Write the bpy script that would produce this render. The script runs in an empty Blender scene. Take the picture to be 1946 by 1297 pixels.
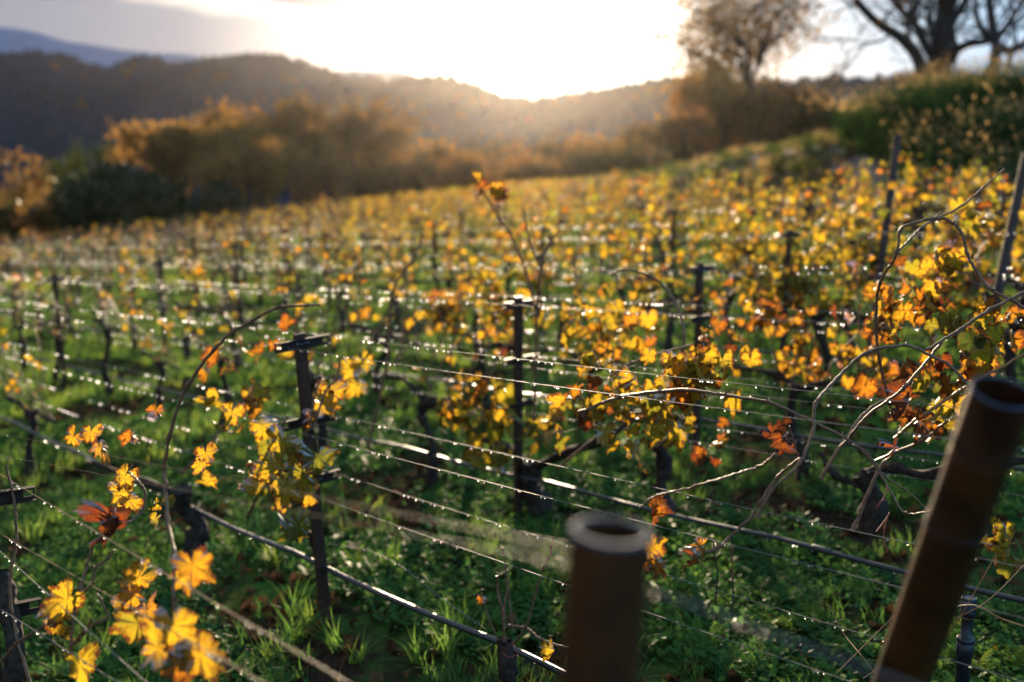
import bpy, math, random
import numpy as np
from mathutils import Vector, Matrix, noise as mnoise

R = math.radians
rnd = random.Random(7)
rng = np.random.default_rng(11)
sc = bpy.context.scene
COL = sc.collection

# ------------------------------------------------------------------ camera
PITCH = math.atan((648.5 - 250) / 2100.0)
F = 2100.0
cam_d = bpy.data.cameras.new('camera')
cam_d.lens = F / 1946 * 36
cam_d.sensor_width = 36
cam_d.clip_start = 0.05
cam_d.clip_end = 5000
cam_d.dof.use_dof = True
cam_d.dof.focus_distance = 3.75
cam_d.dof.aperture_fstop = 1.42
cam = bpy.data.objects.new('camera', cam_d)
COL.objects.link(cam)
cam.location = (0, 0, 0)
cam.rotation_euler = (math.pi / 2 - PITCH, 0, 0)
sc.camera = cam

# ------------------------------------------------------------------ sun + sky
SUN_EL, SUN_AZ = R(7.0), R(0.5)
SUN_DIR = Vector((math.sin(SUN_AZ) * math.cos(SUN_EL), math.cos(SUN_AZ) * math.cos(SUN_EL), math.sin(SUN_EL)))
sun_d = bpy.data.lights.new('sun', 'SUN')
sun_d.energy = 5.0
sun_d.angle = R(0.5)
sun_d.color = (1.0, 0.79, 0.53)
sun = bpy.data.objects.new('sun', sun_d)
COL.objects.link(sun)
sun.rotation_euler = (-SUN_DIR).to_track_quat('-Z', 'Y').to_euler()

w = bpy.data.worlds.new('World')
sc.world = w
w.use_nodes = True
nt = w.node_tree
for n_ in list(nt.nodes):
    nt.nodes.remove(n_)
N = nt.nodes.new
L = nt.links.new


def wmath(op, a, b=None, c=None, clamp=False):
    m = N('ShaderNodeMath'); m.operation = op; m.use_clamp = clamp
    for i, v in enumerate((a, b, c)):
        if v is None:
            continue
        if isinstance(v, (int, float)):
            m.inputs[i].default_value = v
        else:
            L(v, m.inputs[i])
    return m.outputs[0]


def wmix(f, a, b, mode='MIX'):
    m = N('ShaderNodeMix'); m.data_type = 'RGBA'; m.blend_type = mode
    for s, v in ((m.inputs[0], f), (m.inputs[6], a), (m.inputs[7], b)):
        if isinstance(v, (int, float)):
            s.default_value = v
        elif isinstance(v, tuple):
            s.default_value = (*v, 1)
        else:
            L(v, s)
    return m.outputs[2]


sky = N('ShaderNodeTexSky')
sky.sky_type = 'NISHITA'
sky.sun_disc = False
sky.sun_elevation = SUN_EL
sky.sun_rotation = SUN_AZ
sky.air_density = 1.0
sky.dust_density = 0.6
tc = N('ShaderNodeTexCoord')
sep = N('ShaderNodeSeparateXYZ'); L(tc.outputs['Generated'], sep.inputs[0])
sx, sy, sz = sep.outputs
ysafe = wmath('MAXIMUM', sy, 0.05)
X = wmath('DIVIDE', sx, ysafe)            # tangent-plane azimuth
Z = wmath('DIVIDE', sz, ysafe)            # tangent-plane elevation
dotn = N('ShaderNodeVectorMath'); dotn.operation = 'DOT_PRODUCT'
L(tc.outputs['Generated'], dotn.inputs[0]); dotn.inputs[1].default_value = (0.0, math.cos(R(4.5)), math.sin(R(4.5)))
ang = wmath('ARCCOSINE', wmath('MINIMUM', dotn.outputs['Value'], 0.99999))
g1 = wmath('EXPONENT', wmath('MULTIPLY', wmath('POWER', wmath('DIVIDE', ang, 0.15), 2.0), -1.0))
g2 = wmath('EXPONENT', wmath('MULTIPLY', ang, -4.5))
front = wmath('MULTIPLY_ADD', sy, 0.5, 0.5, True)
SK = N('ShaderNodeVectorMath'); SK.operation = 'SCALE'; L(sky.outputs[0], SK.inputs[0]); SK.inputs[3].default_value = 0.06
# hazy evening veil: lavender to pale blue
hz = wmix(wmath('MULTIPLY_ADD', X, 1.3, 0.5, True), (0.13, 0.165, 0.24), (0.12, 0.31, 0.55))
fwd = wmath('MAXIMUM', sy, 0.0)
lvl = wmath('MULTIPLY_ADD', wmath('POWER', fwd, 2.0), -.95, 1.72)
hzl = N('ShaderNodeVectorMath'); hzl.operation = 'SCALE'; L(hz, hzl.inputs[0]); L(lvl, hzl.inputs[3])
base = wmix(0.82, SK.outputs[0], hzl.outputs[0])
# thin streaky clouds
nz = N('ShaderNodeTexNoise'); nz.inputs['Scale'].default_value = 3.2; nz.inputs['Detail'].default_value = 6
cmb = N('ShaderNodeCombineXYZ'); L(X, cmb.inputs[0]); L(wmath('MULTIPLY', Z, 4.0), cmb.inputs[1])
L(cmb.outputs[0], nz.inputs[0])
wisps = wmath('MULTIPLY_ADD', nz.outputs[0], 3.0, -1.25, True)
base = wmix(wmath('MULTIPLY', wmath('MULTIPLY', wisps, 0.26), fwd), base, (0.44, 0.44, 0.46))
glow = N('ShaderNodeVectorMath'); glow.operation = 'SCALE'; glow.inputs[0].default_value = (1.0, 0.93, 0.80); L(wmath('MULTIPLY', g1, 1.5), glow.inputs[3])
glow2 = N('ShaderNodeVectorMath'); glow2.operation = 'SCALE'; glow2.inputs[0].default_value = (1.0, 0.80, 0.58); L(wmath('MULTIPLY', g2, 0.22), glow2.inputs[3])
add1 = wmix(1.0, base, glow.outputs[0], 'ADD')
add2 = wmix(1.0, add1, glow2.outputs[0], 'ADD')
# low grey cloud bank on the left, its bright upper edge rising away from the sun
nb = N('ShaderNodeTexNoise'); nb.inputs['Scale'].default_value = 7.0; nb.inputs['Detail'].default_value = 3
L(cmb.outputs[0], nb.inputs[0])
wob = wmath('MULTIPLY_ADD', nb.outputs[0], 0.03, -0.015)
edge = wmath('ADD', wmath('MULTIPLY_ADD', X, -0.188, 0.057), wob)      # cloud top: Z falls towards the sun
below = wmath('MULTIPLY_ADD', wmath('SUBTRACT', edge, Z), 70.0, 0.5, True)
leftof = wmath('MULTIPLY_ADD', X, -3.6, -0.02, True)
bank_m = wmath('MULTIPLY', below, leftof)
add3 = wmix(wmath('MULTIPLY', bank_m, 0.86), add2, (0.125, 0.14, 0.19))
# bright stripe above it
st = wmath('MULTIPLY', wmath('SUBTRACT', 1.0, below), wmath('MULTIPLY_ADD', X, -3.0, -0.05, True))
stw = wmath('MULTIPLY', st, wmath('MULTIPLY_ADD', wmath('SUBTRACT', Z, edge), -16.0, 1.0, True))
add3 = wmix(wmath('MULTIPLY', stw, 0.85), add3, (0.78, 0.70, 0.58))
# small dark cloud near the top of the picture
cx = wmath('DIVIDE', wmath('ADD', X, 0.16), 0.088)
cz = wmath('DIVIDE', wmath('SUBTRACT', wmath('MULTIPLY_ADD', X, 0.09, Z), 0.101), 0.013)
rr = wmath('ADD', wmath('MULTIPLY', cx, cx), wmath('MULTIPLY', cz, cz))
rr = wmath('ADD', rr, wmath('MULTIPLY_ADD', nb.outputs[0], 1.2, -0.6))
cm = wmath('MULTIPLY_ADD', rr, -1.4, 1.9, True)
add4 = wmix(wmath('MULTIPLY', cm, 0.9), add3, (0.10, 0.11, 0.16))
bg = N('ShaderNodeBackground'); L(add4, bg.inputs[0]); bg.inputs[1].default_value = 0.64
out = N('ShaderNodeOutputWorld'); L(bg.outputs[0], out.inputs[0])

sc.view_settings.view_transform = 'Standard'
sc.view_settings.look = 'None'
sc.view_settings.exposure = 1.75
sc.view_settings.gamma = 1.0
cy = sc.cycles
cy.max_bounces = 8
cy.diffuse_bounces = 2
cy.glossy_bounces = 3
cy.transmission_bounces = 6
cy.volume_bounces = 0
cy.transparent_max_bounces = 4
cy.sample_clamp_indirect = 40
cy.use_adaptive_sampling = False
cy.caustics_reflective = False
cy.blur_glossy = 0.0
cy.use_denoising = True

# ------------------------------------------------------------------ geometry of the place
CP, SP = math.cos(PITCH), math.sin(PITCH)


def ray(px, py):
    a, b, c = (px - 973) / F, 1.0, -(py - 648.5) / F
    return np.array([a, b * CP + c * SP, -b * SP + c * CP])


def at(px, py, d):
    return ray(px, py) * d


def proj(P):
    d = P[1] * CP - P[2] * SP
    up = P[1] * SP + P[2] * CP
    return 973 + F * P[0] / d, 648.5 - F * up / d, d


HC = 2.3
_n = np.cross(ray(-720, 488), ray(1000, 320)); _n /= np.linalg.norm(_n)
if _n[2] < 0: _n = -_n
U = ray(-720, 488); U /= np.linalg.norm(U)
V = np.cross(_n, U)
if V[1] < 0: V = -V
FOOT = _n * (-HC * _n[2])
GX, GY = -_n[0] / _n[2], -_n[1] / _n[2]


def plane_z(x, y):
    return -HC + GX * x + GY * y


def smooth(t):
    t = np.clip(t, 0, 1)
    return t * t * (3 - 2 * t)


def ground_z(x, y):
    x = np.asarray(x, float); y = np.asarray(y, float)
    d = np.sqrt(x * x + y * y)
    p = plane_z(np.clip(x, -120, 120), np.clip(y, -60, 130))
    k = smooth((d - 95) / 110)
    z = p * (1 - k) + (-38) * k
    z = z + 0.025 * np.sin(x * 1.7 + y * 0.6) * np.sin(y * 1.3 - x * 0.5) + 0.012 * np.sin(x * 5.1) * np.sin(y * 4.3)
    return z


def RP(u, v, h=0.0):
    P = FOOT + U * u + V * v
    return np.array([P[0], P[1], float(ground_z(P[0], P[1])) + h])


def on_ground(px, py):
    r = ray(px, py)
    t = (_n @ FOOT) / (_n @ r)
    P = r * t
    return np.array([P[0], P[1], float(ground_z(P[0], P[1]))])


# ------------------------------------------------------------------ mesh helpers
class MB:
    """collects numpy verts/faces of any polygon size, with float attributes per vertex"""
    def __init__(s):
        s.v = []; s.loops = []; s.sizes = []; s.mats = []; s.n = 0; s.attrs = {'tint': [], 'rad': [], 'lx': [], 'ly': []}

    def add(s, verts, faces, mat=0, tint=0.0, rad=0.0, lx=0.0, ly=0.0):
        verts = np.asarray(verts, np.float32).reshape(-1, 3)
        k = len(verts)
        s.v.append(verts)
        if isinstance(faces, np.ndarray):
            s.loops.append((faces + s.n).reshape(-1))
            s.sizes.append(np.full(len(faces), faces.shape[1], np.int32))
            nf = len(faces)
        else:
            s.loops.append(np.concatenate([np.asarray(f) for f in faces]) + s.n)
            s.sizes.append(np.array([len(f) for f in faces], np.int32))
            nf = len(faces)
        s.mats.append(np.full(nf, mat, np.int32))
        for key, val in (('tint', tint), ('rad', rad), ('lx', lx), ('ly', ly)):
            s.attrs[key].append(np.broadcast_to(np.asarray(val, np.float32), (k,)))
        s.n += k

    def tube(s, pts, radii, sides=6, mat=0, tint=0.0, cap=True):
        pts = np.asarray(pts, float)
        n = len(pts)
        radii = np.broadcast_to(np.asarray(radii, float), (n,))
        T = np.gradient(pts, axis=0)
        T /= (np.linalg.norm(T, axis=1)[:, None] + 1e-12)
        ref = np.array([0.31, 0.17, 0.93]) if abs(T[0] @ np.array([0.31, 0.17, 0.93])) < 0.9 else np.array([1.0, 0.1, 0])
        A = np.zeros((n, 3)); a = ref - T[0] * (ref @ T[0]); a /= np.linalg.norm(a)
        for i in range(n):
            a = a - T[i] * (a @ T[i]); a /= (np.linalg.norm(a) + 1e-12); A[i] = a
        B = np.cross(T, A)
        th = np.arange(sides) * 2 * math.pi / sides
        ring = pts[:, None, :] + radii[:, None, None] * (np.cos(th)[None, :, None] * A[:, None, :] + np.sin(th)[None, :, None] * B[:, None, :])
        i = np.arange(n - 1)[:, None] * sides; j = np.arange(sides)[None, :]; j2 = (j + 1) % sides
        F_ = np.stack([i + j, i + j2, i + sides + j2, i + sides + j], -1).reshape(-1, 4)
        s.add(ring.reshape(-1, 3), F_, mat, tint)
        if cap:
            s.add(ring[0][::-1], [list(range(sides))], mat, tint)
            s.add(ring[-1], [list(range(sides))], mat, tint)

    def box(s, c, ax, ay, az, mat=0):
        c, ax, ay, az = [np.asarray(q, float) for q in (c, ax, ay, az)]
        vs = [c + i * ax + j * ay + k * az for i in (-1, 1) for j in (-1, 1) for k in (-1, 1)]
        fs = [(0, 1, 3, 2), (4, 6, 7, 5), (0, 4, 5, 1), (2, 3, 7, 6), (0, 2, 6, 4), (1, 5, 7, 3)]
        s.add(vs, np.array(fs), mat)

    def build(s, name, mats, parent=None, smooth_=False):
        me = bpy.data.meshes.new(name)
        if s.n:
            V_ = np.concatenate(s.v); Lp = np.concatenate(s.loops).astype(np.int32); sz = np.concatenate(s.sizes)
            me.vertices.add(len(V_)); me.vertices.foreach_set('co', V_.ravel())
            me.loops.add(len(Lp)); me.loops.foreach_set('vertex_index', Lp)
            me.polygons.add(len(sz))
            st_ = np.zeros(len(sz), np.int32); st_[1:] = np.cumsum(sz)[:-1]
            me.polygons.foreach_set('loop_start', st_)
            me.polygons.foreach_set('loop_total', sz)
            me.polygons.foreach_set('material_index', np.concatenate(s.mats))
            me.polygons.foreach_set('use_smooth', np.full(len(sz), smooth_))
            for key, arr in s.attrs.items():
                arr = np.concatenate(arr)
                if arr.any():
                    at_ = me.attributes.new(key, 'FLOAT', 'POINT'); at_.data.foreach_set('value', arr)
            me.update(calc_edges=True)
        for m in (mats if isinstance(mats, (list, tuple)) else [mats]):
            me.materials.append(m)
        o = bpy.data.objects.new(name, me)
        COL.objects.link(o)
        if parent is not None:
            o.parent = parent
        return o


def tag(o, label=None, cat=None, group=None, kind=None):
    if label: o['label'] = label
    if cat: o['category'] = cat
    if group: o['group'] = group
    if kind: o['kind'] = kind
    return o


def empty(name, loc=(0, 0, 0), rz=0.0):
    o = bpy.data.objects.new(name, None)
    o.empty_display_size = 0.1
    COL.objects.link(o); o.location = loc; o.rotation_euler = (0, 0, rz)
    return o


def copy_tree(o, parent=None):
    kids = [c for c in CH.get(o.name, [])]
    c = o.copy(); COL.objects.link(c); c.parent = parent
    CH[c.name] = [copy_tree(k, c) for k in kids]
    return c


CH = {}      # children by name (kept by hand: quick)


def reg(parent, *kids):
    CH.setdefault(parent.name, []).extend(kids)


def spline(pts, n=8):
    """Catmull-Rom through pts, n steps a span"""
    P = np.asarray(pts, float)
    P = np.vstack([2 * P[0] - P[1], P, 2 * P[-1] - P[-2]])
    o = []
    for i in range(1, len(P) - 2):
        for k in range(n):
            t = k / n
            o.append(0.5 * ((2 * P[i]) + (-P[i - 1] + P[i + 1]) * t + (2 * P[i - 1] - 5 * P[i] + 4 * P[i + 1] - P[i + 2]) * t * t
                            + (-P[i - 1] + 3 * P[i] - 3 * P[i + 1] + P[i + 2]) * t ** 3))
    o.append(P[-2])
    return np.array(o)


# ------------------------------------------------------------------ materials
def new_mat(name):
    m = bpy.data.materials.new(name); m.use_nodes = True
    t = m.node_tree
    for x in list(t.nodes): t.nodes.remove(x)
    return m, t


class G:
    def __init__(s, t): s.t = t
    def n(s, typ, **kw):
        x = s.t.nodes.new(typ)
        for k, v in kw.items(): setattr(x, k, v)
        return x
    def put(s, sock, v):
        if isinstance(v, bpy.types.NodeSocket): s.t.links.new(v, sock)
        elif isinstance(v, tuple) and len(v) == 3 and sock.type == 'RGBA': sock.default_value = (*v, 1)
        else: sock.default_value = v
    def math(s, op, a, b=0.0, c=0.0, clamp=False):
        m = s.n('ShaderNodeMath', operation=op, use_clamp=clamp)
        for i, v in enumerate((a, b, c)): s.put(m.inputs[i], v)
        return m.outputs[0]
    def mix(s, f, a, b, mode='MIX'):
        m = s.n('ShaderNodeMix', data_type='RGBA', blend_type=mode)
        s.put(m.inputs[0], f); s.put(m.inputs[6], a); s.put(m.inputs[7], b)
        return m.outputs[2]
    def noise(s, scale, detail=3, vec=None, out=0):
        x = s.n('ShaderNodeTexNoise'); x.inputs['Scale'].default_value = scale; x.inputs['Detail'].default_value = detail
        if vec is None:
            vec = s.n('ShaderNodeTexCoord').outputs['Object']
        s.put(x.inputs[0], vec)
        return x.outputs[out]
    def ramp(s, f, stops):
        x = s.n('ShaderNodeValToRGB'); s.put(x.inputs[0], f)
        el = x.color_ramp.elements
        while len(el) < len(stops): el.new(0.5)
        for e, (p, c) in zip(el, stops): e.position = p; e.color = (*c, 1)
        return x.outputs[0]
    def attr(s, name):
        x = s.n('ShaderNodeAttribute', attribute_name=name); return x.outputs['Fac']
    def out(s, sh, vol=False):
        o = s.n('ShaderNodeOutputMaterial'); s.t.links.new(sh, o.inputs['Volume' if vol else 'Surface'])
    def bump(s, h, strength=0.3, dist=0.01):
        b = s.n('ShaderNodeBump'); b.inputs['Strength'].default_value = strength; b.inputs['Distance'].default_value = dist
        s.put(b.inputs['Height'], h); return b.outputs[0]
    def pbsdf(s, col, rough=0.6, metal=0.0, normal=None, spec=0.5):
        p = s.n('ShaderNodeBsdfPrincipled'); s.put(p.inputs['Base Color'], col); s.put(p.inputs['Roughness'], rough)
        s.put(p.inputs['Metallic'], metal); s.put(p.inputs['Specular IOR Level'], spec)
        if normal is not None: s.put(p.inputs['Normal'], normal)
        return p.outputs[0]


def simple(name, c1, c2, scale, rough=0.7, metal=0.0, bump=0.4, dist=0.01, spec=0.4, detail=4):
    m, t = new_mat(name); g = G(t)
    c1 = tuple(q * .68 for q in c1); c2 = tuple(q * .68 for q in c2)
    nz_ = g.noise(scale, detail)
    f = g.math('MULTIPLY_ADD', nz_, 2.4, -0.7, True)
    g.out(g.pbsdf(g.mix(f, c1, c2), rough, metal, g.bump(nz_, bump, dist), spec))
    return m


def leafy(name, stops, trans=0.55, brown=True, gloss=0.12, nscale=60.0, alb=0.70, veins=False):
    m, t = new_mat(name); g = G(t)
    tint = g.attr('tint')
    ns = g.noise(nscale, 3)
    ns2 = g.noise(nscale * 0.22, 2)
    tt = g.math('ADD', tint, g.math('MULTIPLY_ADD', ns2, 0.34, -0.17))
    stops = [(p_, tuple(q * alb for q in c_)) for p_, c_ in stops]
    col = g.ramp(tt, stops)
    if brown:
        rad = g.attr('rad')
        k = g.math('ADD', rad, g.math('MULTIPLY_ADD', ns, 1.5, -0.75))
        k = g.math('ADD', k, g.math('MULTIPLY', tint, 0.34))
        bm = g.math('MULTIPLY_ADD', k, 4.0, -3.7, True)
        if veins:
            lx, ly = g.attr('lx'), g.attr('ly')
            an = g.math('ARCTAN2', lx, ly)
            q = g.math('ABSOLUTE', g.math('SINE', g.math('MULTIPLY', an, 3.55)))
            rr_ = g.math('SQRT', g.math('ADD', g.math('MULTIPLY', lx, lx), g.math('MULTIPLY', ly, ly)))
            q2 = g.math('MULTIPLY', q, rr_)
            vm = g.math('MULTIPLY_ADD', q2, -22.0, 1.0, True)
            side = g.math('ABSOLUTE', g.math('SINE', g.math('ADD', g.math('MULTIPLY', rr_, 24.0), g.math('MULTIPLY', q, 5.0))))
            sm = g.math('MULTIPLY', g.math('MULTIPLY_ADD', side, -6.0, 1.0, True), 0.35)
            vm = g.math('MAXIMUM', vm, sm)
            col = g.mix(g.math('MULTIPLY', vm, 0.55), col, (0.16, 0.13, 0.02))
            blotch = g.math('MULTIPLY_ADD', g.math('ADD', g.noise(nscale * 2.6, 4), g.math('MULTIPLY_ADD', rad, .16, -.09)), 9.0, -5.0, True)
            col = g.mix(g.math('MULTIPLY', blotch, 0.75), col, (0.22, 0.045, 0.008))
        col = g.mix(bm, col, (0.10, 0.028, 0.010))
    dif = g.n('ShaderNodeBsdfDiffuse'); g.put(dif.inputs[0], g.mix(1.0, col, (0.62, 0.62, 0.62), 'MULTIPLY'))
    tr = g.n('ShaderNodeBsdfTranslucent'); g.put(tr.inputs[0], col)
    mx = g.n('ShaderNodeMixShader'); mx.inputs[0].default_value = trans
    t.links.new(dif.outputs[0], mx.inputs[1]); t.links.new(tr.outputs[0], mx.inputs[2])
    gl = g.n('ShaderNodeBsdfGlossy'); gl.inputs['Roughness'].default_value = 0.38; gl.inputs[0].default_value = (0.9, 0.9, 0.9, 1)
    fr = g.n('ShaderNodeFresnel'); fr.inputs[0].default_value = 1.4
    m2 = g.n('ShaderNodeMixShader'); g.put(m2.inputs[0], g.math('MULTIPLY', fr.outputs[0], gloss * 4))
    t.links.new(mx.outputs[0], m2.inputs[1]); t.links.new(gl.outputs[0], m2.inputs[2])
    g.out(m2.outputs[0])
    return m


VINE_STOPS = [(0.0, (0.10, 0.17, 0.025)), (0.25, (0.42, 0.40, 0.03)), (0.5, (0.95, 0.60, 0.03)), (0.75, (0.85, 0.30, 0.02)), (1.0, (0.30, 0.05, 0.012))]
M_leaf = leafy('vine_leaf', VINE_STOPS, 0.62, True, 0.05, 55, veins=True, alb=.50)
M_leaf_far = leafy('vine_leaf_far', VINE_STOPS, 0.62, True, 0.03, 20, alb=.66)
M_cover = leafy('ground_leaf', [(0.0, (0.050, 0.155, 0.055)), (0.5, (0.17, 0.32, 0.05)), (1.0, (0.48, 0.56, 0.07))], 0.5, False, 0.012, 12, alb=0.84)
M_litter = leafy('litter', [(0.0, (0.05, 0.025, 0.012)), (0.5, (0.13, 0.06, 0.025)), (1.0, (0.30, 0.15, 0.06))], 0.12, False, 0.0, 30)
M_oakleaf = leafy('oak_leaf', [(0.0, (0.05, 0.07, 0.02)), (0.5, (0.27, 0.14, 0.04)), (1.0, (0.60, 0.31, 0.065))], 0.55, False, 0.006, 0.5)
M_forest = leafy('forest_leaf', [(0.0, (0.028, 0.080, 0.140)), (0.4, (0.05, 0.11, 0.16)), (0.7, (0.06, 0.06, 0.045)), (1.0, (0.40, 0.18, 0.05))], 0.0, False, 0.0, 0.05)  # blue stops carry a painted air haze; warm stops are autumn leaf
M_farwood = leafy('haze_tinted_wood_leaf', [(0.0, (0.11, 0.17, 0.27)), (1.0, (0.16, 0.22, 0.32))], 0.06, False, 0.0, 0.05)  # leaf colour includes the blue that distant haze would add
M_evergreen = leafy('evergreen_leaf', [(0.0, (0.015, 0.04, 0.012)), (0.5, (0.05, 0.09, 0.015)), (1.0, (0.16, 0.17, 0.02))], 0.3, False, 0.01, 0.5)
M_plume = leafy('plume_grass', [(0.0, (0.03, 0.08, 0.02)), (0.5, (0.10, 0.15, 0.035)), (1.0, (0.95, 0.56, 0.22))], 0.5, False, 0.0, 0.8)
M_bark = simple('vine_bark', (0.022, 0.016, 0.012), (0.085, 0.055, 0.038), 45, 0.9, bump=0.8, dist=0.01, spec=0.12)
M_cane = simple('vine_cane', (0.13, 0.055, 0.026), (0.30, 0.145, 0.07), 35, 0.55, bump=0.3, dist=0.002, spec=0.3)
M_petiole = simple('petiole', (0.38, 0.22, 0.06), (0.42, 0.12, 0.05), 35, 0.5, bump=0.1)
M_treebark = simple('tree_bark', (0.018, 0.014, 0.012), (0.07, 0.052, 0.04), 6, 0.9, bump=0.8, dist=0.05)
M_post = simple('rusty_post', (0.045, 0.018, 0.012), (0.12, 0.045, 0.022), 40, 0.55, 0.35, bump=0.3, dist=0.002)
M_arm = simple('rusty_crossarm', (0.03, 0.016, 0.014), (0.075, 0.034, 0.024), 50, 0.65, 0.3, bump=0.2, dist=0.001, spec=0.25)
M_wood = simple('weathered_wood', (0.03, 0.014, 0.008), (0.09, 0.042, 0.022), 14, 0.8, bump=0.5, dist=0.01)
M_rwire = simple('straw_wire', (0.34, 0.17, 0.06), (0.50, 0.28, 0.11), 30, 0.5, bump=0.1, dist=.001, spec=0.25)
M_hose = simple('black_hose', (0.012, 0.012, 0.013), (0.03, 0.03, 0.032), 60, 0.36, bump=0.05, dist=0.001, spec=0.7)
M_tie = simple('red_tie', (0.32, 0.04, 0.025), (0.45, 0.09, 0.05), 80, 0.5, bump=0.1)


def mk_pipe():
    m, t = new_mat('rusty_pipe'); g = G(t)
    a = g.noise(9, 6); b = g.noise(70, 4); c = g.noise(260, 2)
    col = g.mix(g.math('MULTIPLY_ADD', a, 3.0, -1.1, True), (0.030, 0.010, 0.004), (0.10, 0.034, 0.009))
    col = g.mix(g.math('MULTIPLY_ADD', b, 4.0, -2.2, True), col, (0.03, 0.012, 0.008))
    col = g.mix(g.math('MULTIPLY_ADD', c, 6.0, -3.9, True), col, (0.20, 0.070, 0.016))
    h = g.math('ADD', b, g.math('MULTIPLY', c, 0.4))
    g.out(g.pbsdf(col, 0.5, 0.4, g.bump(h, 0.5, 0.0015), 0.3))
    return m


def mk_wire():
    m, t = new_mat('galvanised_wire'); g = G(t)
    a = g.noise(8, 3)
    col = g.mix(a, (0.11, 0.10, 0.095), (0.19, 0.17, 0.16))
    g.out(g.pbsdf(col, 0.55, 0.35, None, 0.3))
    return m


def mk_drop():
    m, t = new_mat('water_drop'); g = G(t)
    r = g.n('ShaderNodeBsdfRefraction'); r.inputs['Roughness'].default_value = 0.30; r.inputs['IOR'].default_value = 1.33
    r.inputs[0].default_value = (1, 1, 1, 1)
    gl = g.n('ShaderNodeBsdfGlossy'); gl.inputs['Roughness'].default_value = 0.12
    fr = g.n('ShaderNodeFresnel'); fr.inputs[0].default_value = 1.33
    mx = g.n('ShaderNodeMixShader'); t.links.new(fr.outputs[0], mx.inputs[0]); t.links.new(r.outputs[0], mx.inputs[1]); t.links.new(gl.outputs[0], mx.inputs[2])
    g.out(mx.outputs[0])
    return m


def mk_soil():
    m, t = new_mat('soil_and_turf'); g = G(t)
    tcx = g.n('ShaderNodeTexCoord').outputs['Object']
    a = g.noise(0.9, 6, tcx); b = g.noise(9, 5, tcx); c = g.noise(45, 4, tcx)
    soil = g.mix(b, (0.012, 0.007, 0.005), (0.042, 0.025, 0.015))
    soil = g.mix(g.math('MULTIPLY_ADD', c, 5, -2.9, True), soil, (0.09, 0.052, 0.028))
    turf = g.mix(c, (0.018, 0.05, 0.012), (0.075, 0.13, 0.02))
    f = g.math('MULTIPLY_ADD', g.math('ADD', g.math('MULTIPLY', a, 0.7), g.math('MULTIPLY', b, 0.3)), 6, -2.65, True)
    h = g.math('ADD', g.math('MULTIPLY', c, 0.5), b)
    g.out(g.pbsdf(g.mix(f, soil, turf), 0.95, 0, g.bump(h, 0.9, 0.03), 0.0))
    return m


M_pipe, M_wire, M_drop, M_soil = mk_pipe(), mk_wire(), mk_drop(), mk_soil()
M_hill = simple('haze_blue_scrub', (0.022, 0.06, 0.095), (0.04, 0.08, 0.10), 0.03, 0.95, bump=0.0, spec=0.1)  # scrub colour shifted to blue in place of haze over the slope
M_farhill = simple('haze_tinted_hill', (0.12, 0.18, 0.28), (0.15, 0.21, 0.31), 0.012, 0.95, bump=0.0, spec=0.1)  # blue-grey of the distant air painted into the hill colour
M_gravel = simple('gravel_bank', (0.17, 0.13, 0.115), (0.40, 0.32, 0.285), 1.4, 0.95, bump=0.8, dist=0.12, spec=0.1, detail=8)
M_rim = simple('sky_tinted_rim', (0.045, 0.055, 0.075), (0.10, 0.11, 0.13), 60, 0.8, bump=0.5, dist=0.0015, spec=0.12)  # bluish sky reflection painted into the cut rim's base colour
M_cap = simple('black_plastic', (0.012, 0.013, 0.016), (0.03, 0.032, 0.04), 50, 0.35, bump=0.1, dist=0.001)

# ------------------------------------------------------------------ ground
def grid_ground():
    xs = np.unique(np.concatenate([np.linspace(-14, 14, 150), np.linspace(-60, 60, 120), np.linspace(-300, 300, 90), np.linspace(-860, 860, 40)]))
    ys = np.unique(np.concatenate([np.linspace(-4, 24, 150), np.linspace(24, 110, 90), np.linspace(110, 420, 60), np.linspace(-25, -4, 8), np.linspace(420, 880, 16)]))
    XX, YY = np.meshgrid(xs, ys)
    ZZ = ground_z(XX, YY)
    near = (np.hypot(XX, YY) < 30)
    lump = 0.018 * np.sin(XX * 9.3 + 1.2 * np.sin(YY * 4)) * np.sin(YY * 8.1 + np.sin(XX * 5)) + 0.008 * np.sin(XX * 23) * np.sin(YY * 27)
    ZZ = ZZ + lump * near
    nx, ny = len(xs), len(ys)
    i = np.arange(ny - 1)[:, None] * nx; j = np.arange(nx - 1)[None, :]
    f = np.stack([i + j, i + j + 1, i + nx + j + 1, i + nx + j], -1).reshape(-1, 4)
    mb = MB(); mb.add(np.stack([XX, YY, ZZ], -1).reshape(-1, 3), f)
    o = mb.build('ground', M_soil, smooth_=True)
    tag(o, 'sloping vineyard soil with green turf between the vine rows', kind='structure')


grid_ground()


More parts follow.
